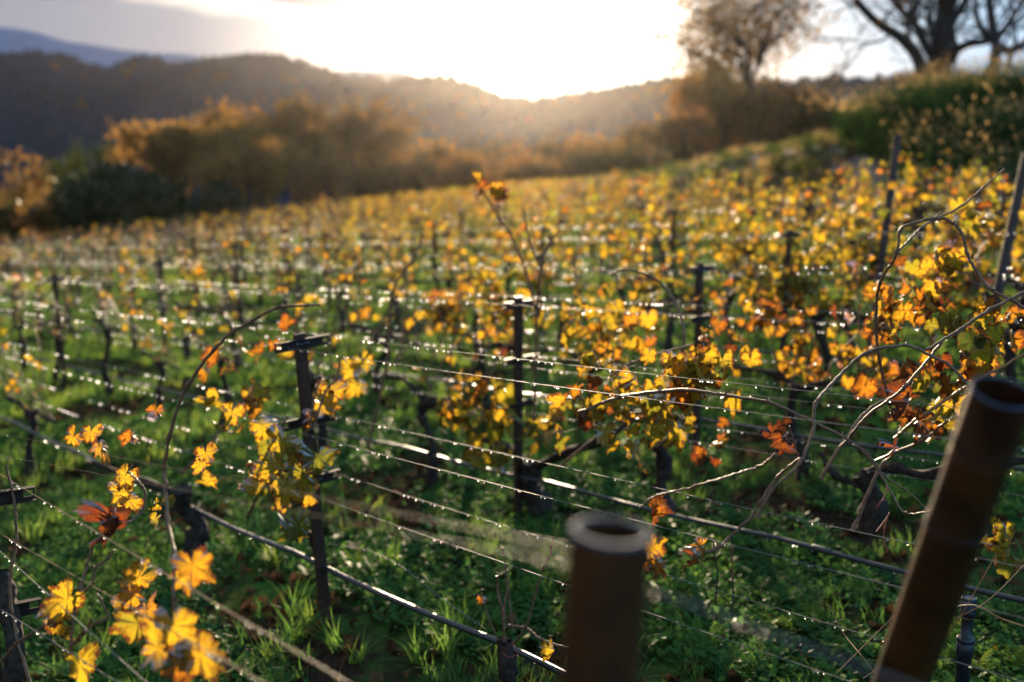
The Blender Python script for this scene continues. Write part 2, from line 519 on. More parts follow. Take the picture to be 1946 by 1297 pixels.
def loft(name, rows, mat, label, rough=0.0, seed=0, sub=6, depth_steps=14, back=None, jag=0.0, jagf=40):
    """rows: list of polylines (same count) of world points from foot to crest (and down the back)."""
    rows = [spline(np.array(r), sub) for r in rows]
    A = np.array(rows)                     # R x M x 3
    full = []
    for i in range(len(A) - 1):
        for k in range(depth_steps):
            t = k / depth_steps
            t = t if True else t
            full.append(A[i] * (1 - t) + A[i + 1] * t)
    full.append(A[-1])
    Gd = np.array(full)
    rs = np.random.default_rng(seed)
    if rough:
        for (r_, c_), _ in np.ndenumerate(Gd[..., 0]):
            P = Gd[r_, c_]
            q = mnoise.noise(Vector(P / (rough * 14)) + Vector((seed, 0, 0))) + 0.5 * mnoise.noise(Vector(P / (rough * 5)))
            Gd[r_, c_, 2] += rough * q
    nr, nc = Gd.shape[:2]
    i = np.arange(nr - 1)[:, None] * nc; j = np.arange(nc - 1)[None, :]
    f = np.stack([i + j, i + j + 1, i + nc + j + 1, i + nc + j], -1).reshape(-1, 4)
    mb = MB(); mb.add(Gd.reshape(-1, 3), f)
    o = mb.build(name, mat, smooth_=True)
    tag(o, label, kind='structure')
    return Gd


def ridge(pts, D, foot_d, foot_z, back=120, dy=0):
    crest = [at(x, y + dy, D) for x, y in pts]
    foot = [np.array([ray(x, y)[0] * foot_d, foot_d, foot_z]) for x, y in pts]
    mid = [c * 0.45 + f_ * 0.55 + np.array([0, 0, (c[2] - f_[2]) * 0.10]) for c, f_ in zip(crest, foot)]
    bk = [c + np.array([0, back, -40]) for c in crest]
    return [foot, mid, crest, bk]


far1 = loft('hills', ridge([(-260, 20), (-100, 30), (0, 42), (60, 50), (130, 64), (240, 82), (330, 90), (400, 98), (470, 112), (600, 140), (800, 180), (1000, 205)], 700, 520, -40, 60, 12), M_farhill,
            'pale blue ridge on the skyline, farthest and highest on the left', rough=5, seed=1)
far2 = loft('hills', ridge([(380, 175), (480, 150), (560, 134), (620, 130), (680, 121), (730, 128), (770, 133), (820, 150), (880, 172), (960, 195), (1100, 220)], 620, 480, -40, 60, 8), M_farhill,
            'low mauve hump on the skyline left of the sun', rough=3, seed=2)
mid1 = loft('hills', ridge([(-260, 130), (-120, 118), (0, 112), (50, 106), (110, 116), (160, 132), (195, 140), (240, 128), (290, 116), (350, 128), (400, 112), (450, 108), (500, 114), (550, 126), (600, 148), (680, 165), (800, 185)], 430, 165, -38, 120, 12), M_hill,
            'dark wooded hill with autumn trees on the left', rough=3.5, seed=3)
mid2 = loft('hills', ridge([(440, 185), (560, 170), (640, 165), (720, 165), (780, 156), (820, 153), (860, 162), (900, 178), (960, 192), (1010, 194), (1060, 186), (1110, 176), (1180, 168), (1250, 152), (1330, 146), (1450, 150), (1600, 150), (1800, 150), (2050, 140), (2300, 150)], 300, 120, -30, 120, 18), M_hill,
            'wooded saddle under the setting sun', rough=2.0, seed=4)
bank = loft('terrain', [
    [np.array([ray(x, 250)[0] * d_, d_, float(ground_z(ray(x, 250)[0] * d_, d_)) - .3]) for x, d_ in ((1130, 52), (1250, 47), (1380, 39), (1500, 33), (1620, 28.5), (1740, 25.5), (1860, 23.5), (1990, 22), (2200, 21), (2500, 20))],
    [at(1130, 345, 62), at(1250, 333, 56), at(1380, 308, 47), at(1500, 288, 41), at(1620, 262, 36), at(1740, 236, 33), at(1860, 222, 31), at(1990, 212, 30), at(2200, 205, 29), at(2500, 205, 28)],
    [at(1130, 352, 80), at(1250, 338, 78), at(1380, 312, 74), at(1500, 292, 70), at(1620, 258, 66), at(1740, 226, 62), at(1860, 206, 58), at(1990, 195, 56), at(2200, 190, 56), at(2500, 190, 56)],
    [at(x, 330, 110) for x in (1130, 1250, 1380, 1500, 1620, 1740, 1860, 1990, 2200, 2500)]], M_gravel,
    'bare gravel bank rising beyond the vines on the right', rough=0.25, seed=5, sub=8)

# ------------------------------------------------------------------ leaf templates
def leaf_outline(n_, hero):
    deep = n_ > 60
    ctrl = [(0, 1.0), (10, .93), (20, .84), (27, .76), (34, .86), (48, .99), (60, .93), (72, .80), (79, .76), (90, .88), (106, .94), (122, .88), (146, .82), (164, .64), (176, .16)]
    if deep: ctrl = [(0, 1.0), (10, .90), (19, .76), (26, .64), (34, .78), (46, .97), (58, .90), (68, .76), (77, .64), (88, .80), (104, .90), (122, .84), (146, .78), (162, .58), (176, .12)]
    a = np.array([c[0] for c in ctrl]); r = np.array([c[1] for c in ctrl])
    th = np.linspace(0, 176, n_ // 2 + 1)
    rr_ = np.interp(th, a, r)
    if hero:
        rr_ = rr_ * (1 + 0.075 * (2 * np.abs(((th / 11.3) % 1.0) * 2 - 1) - 1) + .03 * np.sin(th * .9))
    th = np.radians(np.concatenate([th, -th[::-1][:-1]]))
    rr_ = np.concatenate([rr_, rr_[::-1][:-1]])
    return np.stack([np.sin(th) * rr_, np.cos(th) * rr_], -1)


def leaf_template(n_, rings, hero=False):
    O = leaf_outline(n_, hero); m = len(O)
    vs = [np.zeros((1, 2))]; rad = [np.zeros(1)]
    for k in range(1, rings + 1):
        vs.append(O * (k / rings)); rad.append(np.full(m, k / rings))
    vs = np.concatenate(vs); rad = np.concatenate(rad)
    fs = []
    j = np.arange(m); j2 = (j + 1) % m
    tri = np.stack([np.zeros(m, int), 1 + j, 1 + j2], -1)
    quads = [np.stack([1 + (k - 1) * m + j, 1 + k * m + j, 1 + k * m + j2, 1 + (k - 1) * m + j2], -1) for k in range(1, rings)]
    return vs, rad, tri, (np.concatenate(quads) if quads else None)


T_HI = leaf_template(96, 4, True)
T_MID = leaf_template(26, 2, True)
T_LO = leaf_template(12, 1)


def rotmats(n_, r):
    """random orientation: tip mostly drooping, blade normal any horizontal way"""
    yaw = r.uniform(0, 2 * np.pi, n_)
    droop = r.normal(0.95, 0.55, n_)            # tip angle below horizontal
    roll = r.normal(0, 0.5, n_)
    ty = np.stack([np.cos(yaw) * np.cos(droop), np.sin(yaw) * np.cos(droop), -np.sin(droop)], -1)
    side = np.stack([-np.sin(yaw), np.cos(yaw), np.zeros(n_)], -1)
    nrm = np.cross(side, ty)
    sx_ = side * np.cos(roll)[:, None] + nrm * np.sin(roll)[:, None]
    nz_ = np.cross(sx_, ty)
    return sx_, ty, nz_


def put_leaves(mb, pos, size, tint, tmpl, r, mat=0, frames=None, curl=1.0):
    pos = np.asarray(pos, float).reshape(-1, 3); n_ = len(pos)
    if not n_: return
    vs, rad, tri, quads = tmpl
    sx_, ty, nz_ = frames if frames is not None else rotmats(n_, r)
    x = vs[:, 0][None, :]; y = vs[:, 1][None, :]
    a = r.normal(0, 0.38, (n_, 1)) * curl; b = r.normal(-0.28, 0.35, (n_, 1)) * curl; c = r.normal(0, 0.4, (n_, 1)) * curl
    ph = r.uniform(0, 6.28, (n_, 1))
    if k_big := (len(vs) > 200):
        an0 = np.arctan2(vs[:, 0], vs[:, 1])[None, :]; f_ = 1
        for q_, am in ((1, .12), (2, .14), (3, .13), (7, .05), (13, .035)):
            f_ = f_ + am * np.sin(q_ * an0 + r.uniform(0, 6.28, (n_, 1))) * rad[None, :]
        x = x * f_; y = y * f_
    ang_ = np.arctan2(x, y + 1e-6)
    z = a * x * x + b * y * y + c * x * y + 0.09 * rad[None, :] * np.sin(5 * ang_ + ph) * curl + 0.05 * curl * rad[None, :] * np.sin(11 * ang_ + 2 * ph)
    x = x * (1 - 0.25 * np.abs(a)) * r.uniform(0.78, 1.05, (n_, 1)); 
    s_ = np.asarray(size).reshape(-1, 1) * np.ones((n_, 1))
    W_ = pos[:, None, :] + s_[:, :, None] * (x[..., None] * sx_[:, None, :] + y[..., None] * ty[:, None, :] + z[..., None] * nz_[:, None, :])
    k = len(vs)
    off = (np.arange(n_) * k)[:, None, None]
    tt = np.repeat(np.broadcast_to(np.asarray(tint, float), (n_,)), k)
    fs = (tri[None] + off).reshape(-1, 3)
    base = mb.n
    mb.add(W_.reshape(-1, 3), fs, mat, tt, np.tile(rad, n_), np.tile(vs[:, 0], n_), np.tile(vs[:, 1], n_))
    if quads is not None:
        q = (quads[None] + off).reshape(-1, 4) + base
        mb.loops.append(q.reshape(-1)); mb.sizes.append(np.full(len(q), 4, np.int32)); mb.mats.append(np.full(len(q), mat, np.int32))


def ico(sub):
    import bmesh
    bm = bmesh.new(); bmesh.ops.create_icosphere(bm, subdivisions=sub, radius=1)
    v = np.array([q.co[:] for q in bm.verts]); f = np.array([[q.index for q in p.verts] for p in bm.faces]); bm.free()
    return v, f


ICO1, ICO2 = ico(1), ico(2)


def put_balls(mb, pos, rad_, tmpl=None, stretch=1.25):
    tmpl = tmpl or ICO1
    pos = np.asarray(pos, float).reshape(-1, 3); n_ = len(pos)
    if not n_: return
    v, f = tmpl
    rr_ = np.broadcast_to(np.asarray(rad_, float), (n_,))
    vv = v * np.array([1, 1, stretch])
    W_ = pos[:, None, :] + rr_[:, None, None] * vv[None]
    mb.add(W_.reshape(-1, 3), (f[None] + (np.arange(n_) * len(v))[:, None, None]).reshape(-1, 3))


# ------------------------------------------------------------------ vines
def wander(p0, d0, length, step, r, jit=0.16, up=0.0, mult=None):
    pts = [np.array(p0, float)]; d = np.array(d0, float); d /= np.linalg.norm(d)
    for i in range(max(2, int(length / step))):
        d = d + r.normal(0, jit, 3) + np.array([0, 0, up])
        d /= np.linalg.norm(d); pts.append(pts[-1] + d * step)
    return np.array(pts)


def cane_radii(n_, r0, r1, node=4):
    q = np.linspace(r0, r1, n_)
    q[::node] *= 1.35
    return q


def bark_tube(mb, pts, r0, r1, r, sides=9):
    P = spline(pts, 5); n_ = len(P)
    rad_ = np.linspace(r0, r1, n_) * (1 + 0.22 * np.sin(np.linspace(0, 9, n_) + r.uniform(0, 6)) + r.normal(0, 0.09, n_))
    k = mb.n
    mb.tube(P, rad_, sides)
    for arr_i in range(len(mb.v)):
        pass
    v = mb.v[-3] if len(mb.v) >= 3 else mb.v[-1]
    v += r.normal(0, r0 * 0.10, v.shape).astype(np.float32)


def vine_geo(seed, nleaf, tint_mu, tint_sd, ncane=7, hi=1.0, lean=0.0):
    """returns dict of MB in the vine's own frame: x along the row, z up"""
    r = np.random.default_rng(seed)
    tr = MB(); cor = []; canes = []; fol = MB(); drops = MB()
    hh = r.uniform(0.62, 0.78)
    tp = [np.array([0, 0, -0.15]), np.array([r.normal(0, .03), r.normal(0, .03), 0.12]), np.array([r.normal(0.03, .06), r.normal(0, .04), 0.35]), np.array([r.normal(0.0, .06), r.normal(0, .03), hh - .08]), np.array([0, 0, hh])]
    bark_tube(tr, tp, 0.044, 0.032, r)
    starts = []
    for sgn in (-1, 1):
        m = MB()
        ln = r.uniform(0.45, 0.8)
        cp = [np.array([0, 0, hh - 0.03]), np.array([sgn * ln * .3, r.normal(0, .02), hh + .05]), np.array([sgn * ln * .7, r.normal(0, .03), hh + .07 + r.normal(0, .02)]), np.array([sgn * ln, r.normal(0, .03), hh + .06])]
        bark_tube(m, cp, 0.026, 0.016, r, 7)
        cor.append(m)
        for t in np.linspace(0.15, 1, max(1, ncane // 2)):
            P = spline(cp, 6); starts.append(P[int(t * (len(P) - 1))])
    lp, lt = [], []
    cl = []
    for s_ in starts:
        m = MB()
        ln = r.uniform(0.35, 1.05) * hi
        d = np.array([r.normal(0, .35), r.normal(0, .18), 1.0])
        P = wander(s_, d, ln, 0.07, r, 0.10, 0.02 if r.random() < .6 else -0.10)
        m.tube(P, cane_radii(len(P), 0.0062, 0.003, 2), 5)
        canes.append(m); cl.append(P)
        if r.random() < .5:
            k = r.integers(2, max(3, len(P) - 1))
            Q = wander(P[k], r.normal(0, 1, 3) + np.array([0, 0, .4]), r.uniform(.15, .5), 0.06, r, 0.14, -0.02)
            m.tube(Q, cane_radii(len(Q), 0.004, 0.002, 2), 4); cl.append(Q)
    lead = r.permutation(len(cl))[:max(2, int(len(cl) * .55))]
    for i in range(nleaf):
        P = cl[lead[r.integers(len(lead))]]
        q = P[min(len(P) - 1, int(abs(r.beta(1.2, 1.3)) * len(P)))]
        off = r.normal(0, 0.055, 3)
        if nleaf > 60: off *= 1.6
        lp.append(q + off)
    frames = rotmats(len(lp), r)
    lp = np.array(lp) if lp else np.zeros((0, 3))
    tints = np.clip(r.normal(tint_mu, tint_sd, len(lp)), 0, 1)
    return dict(trunk=tr, cordon=cor, cane=canes, lp=lp, frames=frames, tint=tints, sz=r.uniform(.032, .078, len(lp)), cl=cl, r=r)


def vine_thing(vg, name='grapevine', detail=True, drop_r=0.0055, dn=40):
    if detail:
        root = empty(name)
        kids = [vg['trunk'].build('trunk', M_bark, root, True)]
        kids += [m.build('cordon', M_bark, root, True) for m in vg['cordon']]
        kids += [m.build('cane', M_cane, root, True) for m in vg['cane']]
        f = MB(); put_leaves(f, vg['lp'], vg['sz'], vg['tint'], T_MID, vg['r'], frames=vg['frames'])
        if f.n: 
            fo = f.build('foliage', M_leaf, root, True); kids.append(fo)
        d = MB(); allp = np.concatenate(vg['cl']); k = vg['r'].choice(len(allp), min(dn, len(allp)), replace=False)
        put_balls(d, allp[k] + np.array([0, 0, -drop_r * 1.2 - .003]), drop_r)
        if d.n:
            do = d.build('water_drops', M_drop, root, True); tag(do, kind='stuff'); kids.append(do)
        reg(root, *kids)
        return root
    m = MB()
    for q in [vg['trunk']] + vg['cordon']:
        for v, lo, sz in zip([np.concatenate(q.v)], [np.concatenate(q.loops)], [q.sizes]):
            s_ = np.concatenate(sz)
            if (s_ == 4).any():
                pass
            fs = np.split(lo, np.cumsum(s_)[:-1])
            m.add(v, [x for x in fs], 1)
    for P in vg['cl']:
        m.tube(P[::2] if len(P) > 4 else P, 0.007, 3, 2, cap=False)
    put_leaves(m, vg['lp'], vg['sz'] * 1.08, vg['tint'], T_LO, vg['r'], 0, frames=vg['frames'])
    # droplets on the cane tips
    allp = np.concatenate(vg['cl']); k = vg['r'].choice(len(allp), min(dn, len(allp)), replace=False)
    pos = allp[k]; v, f = ICO1
    W_ = pos[:, None, :] + drop_r * v[None]
    m.add(W_.reshape(-1, 3), (f[None] + (np.arange(len(pos)) * len(v))[:, None, None]).reshape(-1, 3), 3)
    return m


_T = ['twenty', 'thirty', 'forty', 'fifty', 'sixty', 'seventy', 'eighty', 'ninety']
ORD = ['', 'first', 'second', 'third', 'fourth', 'fifth', 'sixth', 'seventh', 'eighth', 'ninth', 'tenth', 'eleventh', 'twelfth', 'thirteenth', 'fourteenth',
       'fifteenth', 'sixteenth', 'seventeenth', 'eighteenth', 'nineteenth', 'twentieth'] 
ORD += [t_ + '-' + x for t_ in _T for x in ORD[1:10]]
ROWV = [0.65, 2.48, 4.33, 6.0, 8.25, 9.95] + [11.85 + 1.9 * k for k in range(30)]
ROWN = ['nearest row', 'second row', 'third row', 'fourth row', 'fifth row', 'sixth row', 'seventh row', 'eighth row', 'ninth row', 'tenth row', 'eleventh row', 'twelfth row']
YAW = math.atan2(U[1], U[0])
DMAX_X = [-200, 0, 300, 600, 850, 1000, 1150, 1300, 1500, 1700, 1946, 2200]
DMAX_D = [50, 55, 62, 68, 70, 66, 55, 40, 30, 25, 21, 19]

# variants
VAR = []
spec = [(7, .45, .12), (18, .46, .13), (50, .43, .15), (110, .40, .16), (180, .42, .18), (140, .60, .16)]
protos = []
for i, (nl, mu, sd) in enumerate(spec):
    for k in range(2):
        root = vine_thing(vine_geo(100 + i * 10 + k, nl, mu + (-.05, .06)[k], sd, ncane=10))
        protos.append([root, False])
far_mesh = []
for i, (nl, mu, sd) in enumerate([(8, .44, .14), (26, .44, .15), (64, .44, .17), (92, .55, .17)]):
    for k in range(2):
        m = vine_thing(vine_geo(300 + i * 10 + k, nl, mu + (-.09, .05)[k], sd, ncane=12), detail=False, drop_r=0.009, dn=12)
        o = m.build('grapevine', [M_leaf_far, M_bark, M_cane, M_drop], None, True)
        far_mesh.append([o, False])

rV = np.random.default_rng(5)
cands = []
for ri, v in enumerate(ROWV):
    if ri == 0: continue
    u0 = rV.uniform(-1, 0)
    for k in range(-8, 60):
        u = u0 + 1.75 * k + rV.normal(0, .1)
        P = RP(u, v)
        if P[1] < 2: continue
        px, py, d = proj(P + np.array([0, 0, .8]))
        if px < -130 or px > 2080 or d > np.interp(px, DMAX_X, DMAX_D) * rV.uniform(.82, 1.12): continue
        if py > 1500: continue
        cands.append((d, ri, u, P, px, py))
cands.sort(key=lambda c: c[0])
# vines shaped by hand stand here instead: skip generic ones close to them
HERO_UV = [(1, 6.81), (1, 3.6), (2, 5.45), (2, 3.3), (1, 9.0)]
n_ind = 0
far_stuff = []
names_used = {}
NEARK = 13.5
for d, ri, u, P, px, py in cands:
    if any(ri == a and abs(u - b) < 1.0 for a, b in HERO_UV): continue
    if d < 6.8 and px > 420 : continue
    # how leafy: sparse on the left, dense to the right and in the middle distance
    dens = np.interp(px, [0, 350, 650, 900, 1150, 1500, 1946], [.16, .22, .42, .72, .9, .95, 1.0])
    dens *= np.interp(d, [4, 7, 12, 22], [.55, .7, .9, 1.0])
    dens = np.clip(dens * rV.uniform(.6, 1.3) + rV.normal(0, .12), 0, 1)
    yaw = YAW + (math.pi if rV.random() < .5 else 0) + rV.normal(0, .06)
    s_ = rV.uniform(.9, 1.12)
    if d < NEARK:
        idx = int(np.clip(dens * 5.2, 0, 4)); idx = 5 if (px > 1500 and rV.random() < .4) else idx
        pr = protos[idx * 2 + (rV.random() < .5)]
        if not pr[1]: o = pr[0]; pr[1] = True
        else: o = copy_tree(pr[0])
    elif n_ind < 285:
        idx = int(np.clip(dens * 3.2, 0, 2)) if px < 1500 or rV.random() < .6 else 3
        pr = far_mesh[idx * 2 + (rV.random() < .5)]
        if not pr[1]: o = pr[0]; pr[1] = True
        else: o = pr[0].copy(); COL.objects.link(o)
    else:
        far_stuff.append((P, yaw, s_, int(np.clip(dens * 3.2, 0, 3)))); continue
    n_ind += 1
    o.location = P; o.rotation_euler = (rV.normal(0, .03), rV.normal(0, .03), yaw); o.scale = (s_, s_, s_)
    leafw = ('nearly bare', 'thinly leaved', 'yellow-leaved', 'densely leaved', 'thickly golden', 'rust-orange')[idx] if d < NEARK else ('thinly leaved', 'golden', 'densely golden', 'orange-brown')[idx]
    names_used.setdefault(ri, []).append((px, o, leafw, d))
for ri, lst in names_used.items():
    lst.sort(key=lambda q: q[0])
    for k, (px, o, leafw, d) in enumerate(lst):
        if True:
            rn = ROWN[ri] if ri < len(ROWN) else ('%s row' % ORD[ri + 1])
            lab = '%s grapevine, %s, %s from left' % (leafw, rn, ORD[k + 1])
            grp = 'grapevines of the ' + rn
        else:
            lab = 'blurred golden grapevine in the far rows near the top of the field'
            grp = 'far grapevines'
        tag(o, lab, 'grapevine', grp)
for lst in (protos, far_mesh):          # unused prototypes go away
    for o, used in lst:
        if not used:
            for c in CH.get(o.name, []): bpy.data.objects.remove(c)
            bpy.data.objects.remove(o)
# the remaining far vines as one mass
if far_stuff:
    mb = MB(); r = np.random.default_rng(77)
    lp_all = []; 
    for P, yaw, s_, idx in far_stuff:
        n_ = (14, 28, 46, 58)[idx]
        q = np.stack([r.normal(0, .55, n_), r.normal(0, .16, n_), r.uniform(.65, 1.6, n_)], -1)
        c, s2 = math.cos(yaw), math.sin(yaw)
        q = np.stack([q[:, 0] * c - q[:, 1] * s2, q[:, 0] * s2 + q[:, 1] * c, q[:, 2]], -1) + P
        lp_all.append(q)
        for _c in range(5):
            a0 = np.array([math.cos(yaw), math.sin(yaw), 0]) * r.uniform(-.6, .6) + P + np.array([0, 0, .7]); mb.tube([a0, a0 + np.array([r.normal(0, .12), r.normal(0, .1), r.uniform(.4, .9)])], .009, 3, 1, cap=False)
        mb.tube([P + np.array([0, 0, -.1]), P + np.array([.03, 0, .4]), P + np.array([0, 0, .8])], .04, 4, 1)
    lp_all = np.concatenate(lp_all)
    put_leaves(mb, lp_all, r.uniform(.05, .095, len(lp_all)), np.clip(r.normal(.5, .15, len(lp_all)), 0, 1), T_LO, r)
    k = r.choice(len(lp_all), len(lp_all) // 12, replace=False)
    pos = lp_all[k]; v, f = ICO1
    mb.add((pos[:, None, :] + 0.012 * v[None]).reshape(-1, 3), (f[None] + (np.arange(len(pos)) * len(v))[:, None, None]).reshape(-1, 3), 2)
    tag(mb.build('grapevines', [M_leaf_far, M_bark, M_drop], None, True), 'the farthest vine rows merging into a golden band below the hills', 'vines', kind='stuff')

# ------------------------------------------------------------------ posts
def post_geo():
    H = 1.5
    post = MB()
    prof = np.array([(-.028, -.014), (-.028, .016), (-.020, .016), (-.020, -.006), (.020, -.006), (.020, .016), (.028, .016), (.028, -.014)])
    n_ = len(prof); zs = (-0.35, H)
    vs = np.array([(x, y, z) for z in zs for x, y in prof])
    j = np.arange(n_); fs = np.stack([j, (j + 1) % n_, n_ + (j + 1) % n_, n_ + j], -1)
    post.add(vs, fs)
    for z0 in (0, n_):
        post.add(vs[z0:z0 + n_], [(0, 1, 2, 3), (0, 3, 4, 7), (4, 5, 6, 7)])
    # punched tabs up the flange
    for k in range(12):
        z = 0.15 + k * .11
        post.box((.0295, .004, z), (.0022, 0, 0), (0, .006, 0), (0, 0, .010))
    arms = []
    for h, w_ in ((1.455, .15), (1.09, .15), (.80, .14)):
        a = MB()
        z = h; y = -.0185
        # web plate made of strips around two slots near the ends
        a.box((0, y, z), (w_ - .034, 0, 0), (0, .002, 0), (0, 0, .019))
        for s_ in (-1, 1):
            cx_ = s_ * (w_ - .017)
            a.box((s_ * (w_ - .003), y, z), (.003, 0, 0), (0, .002, 0), (0, 0, .019))
            a.box((cx_ - s_ * .003, y, z + .0145), (.014, 0, 0), (0, .0019, 0), (0, 0, .0045))
            a.box((cx_ - s_ * .003, y, z - .0145), (.014, 0, 0), (0, .0019, 0), (0, 0, .0045))
        a.box((0, y - .010, z + .0205), (w_, 0, 0), (0, .012, 0), (0, 0, .0016))
        a.box((0, y - .010, z - .0205), (w_, 0, 0), (0, .012, 0), (0, 0, .0016))
        b = MB()
        b.box((.030, y - .004, z), (.004, 0, 0), (0, .0045, 0), (0, 0, .006))
        b.box((-.030, y - .004, z), (.004, 0, 0), (0, .0045, 0), (0, 0, .006))
        b.tube([(-.036, y - .007, z + .008), (-.01, y - .008, z - .002), (.02, y - .008, z + .002), (.036, y - .007, z - .006)], .003, 5)
        arms.append((a, b))
    return post, arms


pm, am = post_geo()
proto_post = empty('trellis_post')
po = pm.build('post', M_post, proto_post)
reg(proto_post, po)
for a, b in am:
    ao = a.build('crossarm', M_arm, proto_post); bo = b.build('clip', M_wire, ao)
    reg(proto_post, ao); reg(ao, bo)
# far post: same outline, one mesh
fm = MB()
fm.box((0, 0, .6), (.028, 0, 0), (0, .015, 0), (0, 0, .9))
for h in (1.455, 1.09, .80):
    fm.box((0, -.03, h), (.15, 0, 0), (0, .012, 0), (0, 0, .02))
far_post = fm.build('trellis_post', M_post)
AY = math.atan2(V[1], V[0])       # crossarms lie across the row
specials = {(1, 4.93): (-.055, .0), (2, 5.63): (.0, .0), (2, 15.3): (-.02, 0)}
post_list = [(1, 4.93), (1, 14.9), (2, 5.63), (2, 15.3), (3, 5.55), (3, 16.0), (4, 6.5), (4, 18.2), (5, 12), (5, 18), (5, 24)]
rP = np.random.default_rng(9)
for ri in range(6, len(ROWV)):
    u0 = rP.uniform(0, 6)
    for k in range(-2, 14):
        post_list.append((ri, u0 + 6.0 * k))
used_p = [False, False]
rowcount = {}
allposts = []
for ri, u in post_list:
    P = RP(u, ROWV[ri]); 
    if P[1] < 2: continue
    px, py, d = proj(P + np.array([0, 0, 1.2]))
    if px < -60 or px > 1990 or d > np.interp(px, DMAX_X, DMAX_D): continue
    allposts.append((ri, px, d, P, u))
allposts.append((0, -2, 3.8, RP(3.72, .60), 3.72))
allposts.sort(key=lambda q: (q[0], q[1]))
for ri, px, d, P, u in allposts:
    if d < 22:
        o = proto_post if not used_p[0] else copy_tree(proto_post); used_p[0] = True
    else:
        if not used_p[1]: o = far_post; used_p[1] = True
        else: o = far_post.copy(); COL.objects.link(o)
    lx_, ly_ = specials.get((ri, u), (rP.normal(0, .03), rP.normal(0, .03)))
    o.location = P; o.rotation_euler = (Matrix.Rotation(lx_, 3, 'Y') @ Matrix.Rotation(ly_, 3, 'X') @ Matrix.Rotation(AY + rP.normal(0, .04), 3, 'Z')).to_euler()
    if (ri, u) == (1, 4.93): o.scale = (1, 1, 1.06)
    rowcount[ri] = rowcount.get(ri, 0) + 1
    rn = ROWN[ri] if ri < len(ROWN) else '%s row' % ORD[ri + 1]
    if (ri, u) == (1, 4.93): lab = 'rusty steel trellis post standing sharp in the lower left, yellow leaves at its side'
    elif (ri, u) == (2, 5.63): lab = 'slim rusty trellis post in the middle with a bare twig behind its top'
    elif ri == 0: lab = 'dark trellis post with crossarms cut off by the left edge'
    elif True: lab = 'dark trellis post in the %s, %s from the left' % (rn, ORD[rowcount[ri]])
    else: lab = 'small blurred trellis post far up the vineyard'
    tag(o, lab, 'post', 'steel trellis posts' if d < 45 else 'far trellis posts')

# ------------------------------------------------------------------ wires and hoses
def drops_on(pts, dens, rad_, r, sag=True):
    P = np.asarray(pts); seg = np.linalg.norm(np.diff(P, axis=0), axis=1); cum = np.concatenate([[0], np.cumsum(seg)])
    n_ = int(cum[-1] * dens)
    # clustered: runs of drops with gaps
    t = []
    x = r.uniform(0, .3)
    while x < cum[-1]:
        run = r.integers(2, 9)
        for _ in range(run):
            t.append(x); x += r.exponential(.35 / dens) + rad_ * 2.4
        x += r.exponential(3.0 / dens)
    t = np.array([q for q in t if q < cum[-1]])
    if not len(t): return np.zeros((0, 3)), np.zeros(0)
    Q = np.stack([np.interp(t, cum, P[:, k]) for k in range(3)], -1)
    rr_ = rad_ * r.uniform(.6, 1.15, len(t))
    Q[:, 2] -= rr_ * 1.0 + .0015
    return Q, rr_


rW = np.random.default_rng(21)


def wire(pts, rad_, label, group, dens=12, drop=True, name='trellis_wire', sag=0.0, mat=None, cat='wire', dr=None):
    pts = np.asarray(pts, float)
    if len(pts) == 2:
        n_ = 40; t = np.linspace(0, 1, n_)[:, None]
        pts = pts[0] * (1 - t) + pts[1] * t
        span = 5.0; ln = np.linalg.norm(pts[-1] - pts[0])
        pts[:, 2] -= sag * np.abs(np.sin(t[:, 0] * ln / span * math.pi))
        pts[:, 2] += rW.normal(0, 0.0004, n_)
    m = MB(); m.tube(pts, rad_, 6 if rad_ < .006 else 10)
    o = m.build(name, mat or M_wire, None, True)
    tag(o, label, cat, group)
    if drop:
        db = MB()
        Pd, _ = pts, 0
        Q, rr_ = drops_on(pts, dens, 1.0, rW) if False else (None, None)
        # drop radius enlarged with distance so sun glints show through the blur
        P = pts; seg = np.linalg.norm(np.diff(P, axis=0), axis=1); cum = np.concatenate([[0], np.cumsum(seg)])
        x = rW.uniform(0, .3); ts = []
        while x < cum[-1]:
            c = np.array([np.interp(x, cum, P[:, k]) for k in range(3)])
            dd = max(1.0, c[1])
            base_r = (dr or 1.0) * np.interp(dd, [2, 4.5, 7, 12, 20, 40], [.0022, .0038, .0064, .0084, .0092, .0100])
            px, py, _d = proj(c)
            if -60 < px < 2000:
                for _ in range(rW.integers(1, 7)):
                    if x >= cum[-1]: break
                    ts.append((x, base_r * rW.uniform(.65, 1.15))); x += base_r * 2.2 + rW.exponential(.22 / dens * (1 + dd / 10))
                x += rW.exponential(.9 / dens * (1 + dd / 10))
            else:
                x += .3
        if ts:
            tx = np.array([q[0] for q in ts]); rr_ = np.array([q[1] for q in ts])
            Q = np.stack([np.interp(tx, cum, P[:, k]) for k in range(3)], -1)
            Q[:, 2] -= rr_ * 1.05 + rad_ * .6
            nearm = Q[:, 1] < 8
            put_balls(db, Q[nearm], rr_[nearm], ICO2); put_balls(db, Q[~nearm], rr_[~nearm], ICO1)
            do = db.build('water_drops', M_drop, o, True); do['kind'] = 'stuff'; 
    return o


